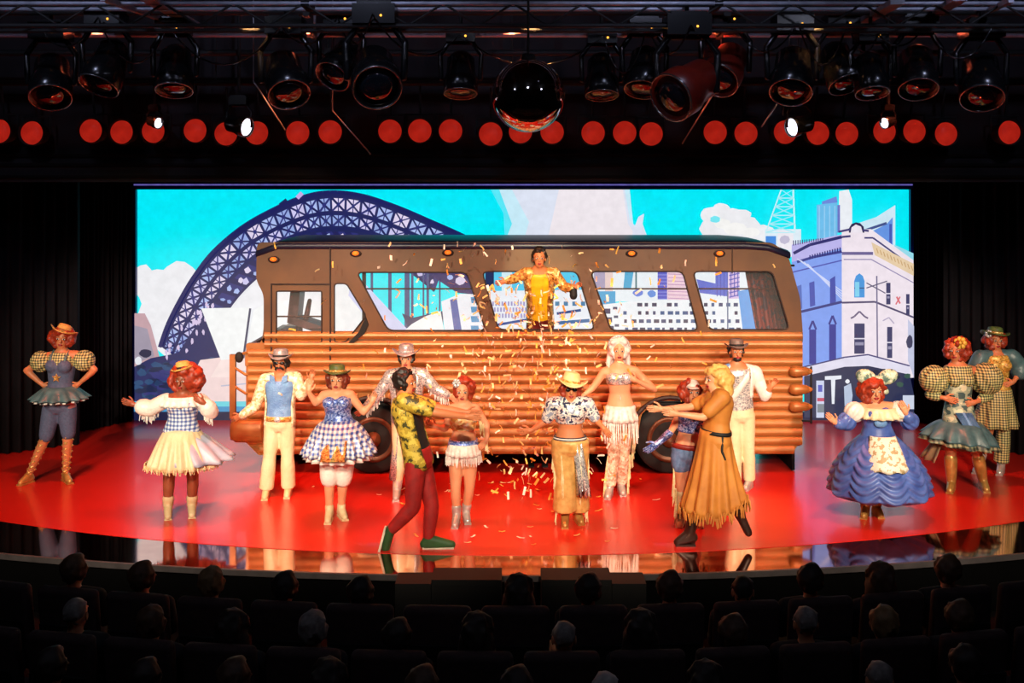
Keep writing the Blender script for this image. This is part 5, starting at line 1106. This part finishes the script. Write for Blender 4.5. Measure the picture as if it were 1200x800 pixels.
# lattice truss across the top and slack cables below it
d = 9.9; z0, z1 = PX(0, 30, d).z, PX(0, 4, d).z
tr = thing('lighting_truss', (0, d, z0), 'dark lattice truss along the top of the rig', 'truss')
for z in (z0, z1):
    for dy in (0, .3):
        s = S(); s.cone((-8.2, d + dy, z), (8.2, d + dy, z), .022, .022, 8); mk('chord', s, PIPE if z == z1 else BLACK, tr, True)
bm_ = None
for i in range(48):
    a = V((-8.1 + i * .338, d, z0 if i % 2 else z1)); b = V((-8.1 + (i + 1) * .338, d, z1 if i % 2 else z0)); s = S(); s.cone(a, b, .012, .012, 6); mk('brace', s, BLACK, tr, True)
for x in (-6, -2, 2, 6):
    s = S(); s.cone((x, d + .15, z1), (x, d + .15, CEIL), .014, .014, 6); s.box((x, d + .15, z1), (.08, .34, .05)); mk('hanger', s, BLACK, tr, True)
for i in range(len(FX) - 1):
    a, b = FX[i], FX[i + 1]; p, q = PX(a[0], a[1] - a[3] * 2.3, a[2]), PX(b[0], b[1] - b[3] * 2.3, b[2]); p.y -= .22; q.y -= .22; sag = random.uniform(.15, .45); pts = [p.lerp(q, k / 10) - V((0, 0, sag * (1 - (k / 5 - 1) ** 2))) for k in range(11)]
    s = S(); s.path(pts, .009, 6); tag(mk('cable', s, GLOSSBLK, None, True, org=p), 'slack black cable between the %s and %s upper lamps from the left' % (ORD[i], ORD[i + 1]), 'cable', 'cables of the rig')
for a, b, dd, lab in (((297, 95), (334, 152), 11.2, 'thin slanting rod left of the second white spotlight'), ((390, 130), (434, 180), 11.2, 'thin slanting rod crossing the red lamps left of the mirror ball'), ((845, 95), (800, 168), 11.2, 'thin slanting rod crossing the red lamps right of the mirror ball'), ((925, 100), (893, 148), 11.2, 'thin slanting rod beside the right white spotlight')):
    s = S(); p = PX(*a, dd); s.cone(p, PX(*b, dd), .009, .009, 6); s.cone(p, (p.x, p.y, CEIL), .008, .008, 6); tag(mk('rod', s, STEEL, None, True, org=p), lab, 'rod')
# mirror ball
c = PX(619, 112, 9.7); r = 43 * 9.7 / F
t = thing('mirror_ball', c, 'large shiny mirror ball hanging at the middle of the rig', 'ball'); s = S(); s.ell(c, (r, r, r), None, 64, 40); mk('ball', s, mat('dark chrome', (205, 198, 194), 0.06, 1.0, c2=(190, 184, 180)), t, True)
s = S(); s.lathe(c + V((0, 0, r)), [(.001, .05), (.06, .045), (.07, .0), (.07, -.02), (.001, -.02)], 20); s.cone(c + V((0, 0, r + .03)), (c.x, c.y, CEIL), .012, .012, 6); mk('hanger', s, BLACK, t, True)

# ================================================================ floor monitors in front of the stage
for px0, px1, side, lab in ((507, 588, -1, 'black low floor monitor below the stage lip, left of the centre gap'), (634, 715, 1, 'black low floor monitor below the stage lip, right of the centre gap')):
    d = 9.32; a, b = PX(px0, 0, d).x, PX(px1, 0, d).x; zt = PX(0, 672, d).z; t = thing('floor_monitor', ((a + b) / 2, d, FLOOR_Z), lab, 'speaker')
    s = S(); s.box(((a + b) / 2, d, (zt + FLOOR_Z) / 2), (b - a, .3, zt - FLOOR_Z)); mk('cabinet', s, BLACK, t)
    e0, e1 = (PX(465, 0, d).x, a - .005) if side < 0 else (b + .005, PX(755, 0, d).x); s = S(); z2 = PX(0, 677, d).z; s.box(((e0 + e1) / 2, d, (z2 + FLOOR_Z) / 2), (abs(e1 - e0), .28, z2 - FLOOR_Z)); mk('side_box', s, BLACK, t)
    s = S(); s.box(((a + b) / 2, d - .155, zt - .2), (b - a - .06, .012, .3)); mk('grille', s, BLACK, t)

# ================================================================ auditorium: seats and audience
m_seat = mat('dark seat plush', (70, 50, 50), 0.8, c2=(56, 40, 40), scale=20, bump=.3); m_arm = mat('dark armrest wood', (50, 40, 36), 0.5)
def seat_proto():
    t = thing('theatre_seat', (0, 0, 0), 'x', 'seat', 'theatre seats')
    def cushion(name, c, d, R_=None):
        s = S(); s.box(c, d, R_); me = None; o = mk(name, s, m_seat, t, True); bv = o.modifiers.new('b', 'BEVEL'); bv.width = min(d) * .42; bv.segments = 4; return o
    cushion('backrest', (0, 0, .80), (.50, .10, .58), Matrix.Rotation(radians(6), 3, 'X')); cushion('seat_cushion', (0, .27, .44), (.48, .46, .12))
    s = S(); s.box((0, -.055, .62), (.42, .02, .4), Matrix.Rotation(radians(6), 3, 'X')); mk('back_shell', s, BLACK, t)
    for k in (-1, 1):
        s = S(); s.box((k * .265, .22, .63), (.05, .42, .035)); mk('armrest', s, m_arm, t); s = S(); s.box((k * .265, .2, .31), (.035, .3, .62)); mk('side_support', s, BLACK, t)
    return t
sp = seat_proto(); used = False
def row_y(d0, x): return d0 + .38 * (x / 3.5) ** 2
ROWS = [(7.5, 604, 91, -7, 7, 'front'), (6.75, 557, 101, -6, 7, 'second'), (6.0, 600, 114, -6, 6, 'third')]
seats = []
for ri, (d0, x0, pit, i0, i1, nm) in enumerate(ROWS):
    n = 0
    for i in range(i0, i1 + 1):
        x = (x0 + pit * i - CX) * d0 / F; y = row_y(d0, x); t = sp if not used else copy_tree(sp); used = True
        t.location = (x, y, FLOOR_Z); t.rotation_euler = (0, 0, -math.atan(2 * .38 * x / 3.5 ** 2) * -1); t['label'] = 'dark plush theatre seat, %s from the left in the %s row of the audience' % (ORD[n], nm); n += 1; seats.append((ri, x, y))
# two seated bodies (facing the stage), shared by all spectators
def seated(fem, hs):
    J = dict(by=180, hy=180, ht=0, fem=fem, g=.98, hs=hs, w=1.0, curlL=.6, curlR=.6); J['pv'] = V((0, .16, .59)); J['nk'] = V((0, .12, .98)); J['hd'] = V((0, .14, 1.125)); sg = .18 if not fem else .165
    J['sL'], J['sR'] = V((sg, .14, .93)), V((-sg, .14, .93)); J['eL'], J['eR'] = V((sg + .02, .22, .72)), V((-sg - .02, .22, .72)); J['wL'], J['wR'] = V((.1, .4, .69)), V((-.1, .4, .69)); J['hL'], J['hR'] = V((.05, .48, .68)), V((-.05, .48, .68))
    for k, q in (('L', .1), ('R', -.1)): J['k' + k] = V((q, .54, .58)); J['a' + k] = V((q, .55, .12)); J['t' + k] = V((q, .70, .034)); J['flat' + k] = True
    return J
AUD = []
for fem in (False, True):
    J = seated(fem, 1.0); t = thing('person', (0, 0, 0), 'x', 'person', 'audience seated in the dark'); J['root'] = t; build_body(J, t, SKIN, face=False)
    g_top(J, mat('dark jumper %d' % fem, (40, 38, 46) if fem else (34, 36, 40), .85), 'jumper', .014, -.1, .96, 1.9, .014); g_pants(J, mat('dark jeans', (28, 30, 40), .85), 'trousers', .014, 1.95); g_shoes(J, BLACK, 'shoe', 2.0, .01)
    AUD.append((J, t))
def hair_mesh(kind):
    J = dict(AUD[kind in ('long', 'bun')][0]); tmp = thing('tmp', (0, 0, 0), 'x', 'x'); J['root'] = tmp
    kw = dict(short=dict(r=(.09, .105, .104), n=110, cr=.02, jit=.006), thin=dict(r=(.083, .099, .09), n=30, cr=.014, jit=.004), long=dict(r=(.1, .105, .105), n=90, cr=.028, low=-.14, tail=.2), bun=dict(r=(.092, .106, .106), n=110, cr=.018, jit=.003))[kind]
    o = hair(J, WHITE, it=7, **kw); me = o.data
    bpy.data.objects.remove(o); bpy.data.objects.remove(tmp); return me
HM = {k: hair_mesh(k) for k in ('short', 'thin', 'long', 'bun')}
HC = {'dark': mat('dark brown hair', (46, 34, 28), .6, c2=(30, 20, 16), scale=30), 'grey': mat('grey hair', (150, 144, 140), .6, c2=(112, 106, 104), scale=30), 'brown': mat('brown hair', (92, 64, 44), .6, c2=(66, 44, 30), scale=30), 'white': mat('white hair', (206, 200, 196), .6, c2=(170, 164, 160), scale=30), 'fair': mat('fair hair', (150, 118, 78), .6, c2=(120, 90, 56), scale=30)}
HL = {'short': 'short', 'thin': 'thin cropped', 'long': 'long', 'bun': 'smooth'}
PEOPLE = [(0, [(32, 0, 'short', 'brown'), (113, 0, 'short', 'brown'), (172, 1, 'bun', 'fair'), (283, 0, 'short', 'dark'), (418, 0, 'short', 'dark'), (608, 1, 'long', 'dark'), (684, 0, 'short', 'dark'), (790, 0, 'short', 'brown'), (878, 0, 'thin', 'dark'), (947, 0, 'short', 'dark'), (1030, 1, 'long', 'brown'), (1082, 0, 'short', 'brown')]),
          (1, [(72, 0, 'thin', 'grey'), (190, 1, 'bun', 'brown'), (300, 1, 'long', 'dark'), (365, 1, 'bun', 'grey'), (480, 0, 'short', 'dark'), (558, 1, 'long', 'dark'), (676, 0, 'thin', 'grey'), (755, 1, 'long', 'dark'), (868, 0, 'short', 'brown'), (957, 0, 'thin', 'grey'), (1053, 1, 'bun', 'fair'), (1130, 0, 'short', 'brown')]),
          (2, [(20, 0, 'short', 'dark'), (150, 0, 'short', 'dark'), (262, 0, 'short', 'brown'), (395, 1, 'long', 'dark'), (500, 0, 'short', 'brown'), (640, 0, 'short', 'dark'), (712, 0, 'thin', 'white'), (835, 1, 'long', 'dark'), (1045, 0, 'thin', 'grey'), (1120, 1, 'bun', 'dark')])]
first = {0: True, 1: True}; taken = []
for ri, lst in PEOPLE:
    d0 = ROWS[ri][0]; nm = ROWS[ri][5]
    for n, (px, fem, hk, hc) in enumerate(lst):
        want = (px - CX) * d0 / F; row = [q for q in seats if q[0] == ri and q not in taken]; q = min(row, key=lambda q: abs(q[1] - want)); x = q[1] + max(-.03, min(.03, want - q[1])); y = row_y(d0, x); taken.append(q)
        J, src = AUD[fem]; t = src if first[fem] else copy_tree(src)
        if first[fem]: first[fem] = False
        t.location = (x, y, FLOOR_Z + random.uniform(-.03, .03)); t.rotation_euler = (0, 0, random.uniform(-.06, .06))
        for ch in list(t.children):
            if ch.name.startswith('hair'): bpy.data.objects.remove(ch)
        me = HM[hk]; o = bpy.data.objects.new('hair', me); COL.objects.link(o); o.parent = t
        if not me.materials: me.materials.append(HC[hc])
        o.material_slots[0].link = 'OBJECT'; o.material_slots[0].material = HC[hc]
        t['label'] = 'spectator with %s %s hair from behind, %s from left in the %s row' % (HL[hk], hc, ORD[n], nm)
for o in bpy.data.objects:
    if '_o' in o: del o['_o']
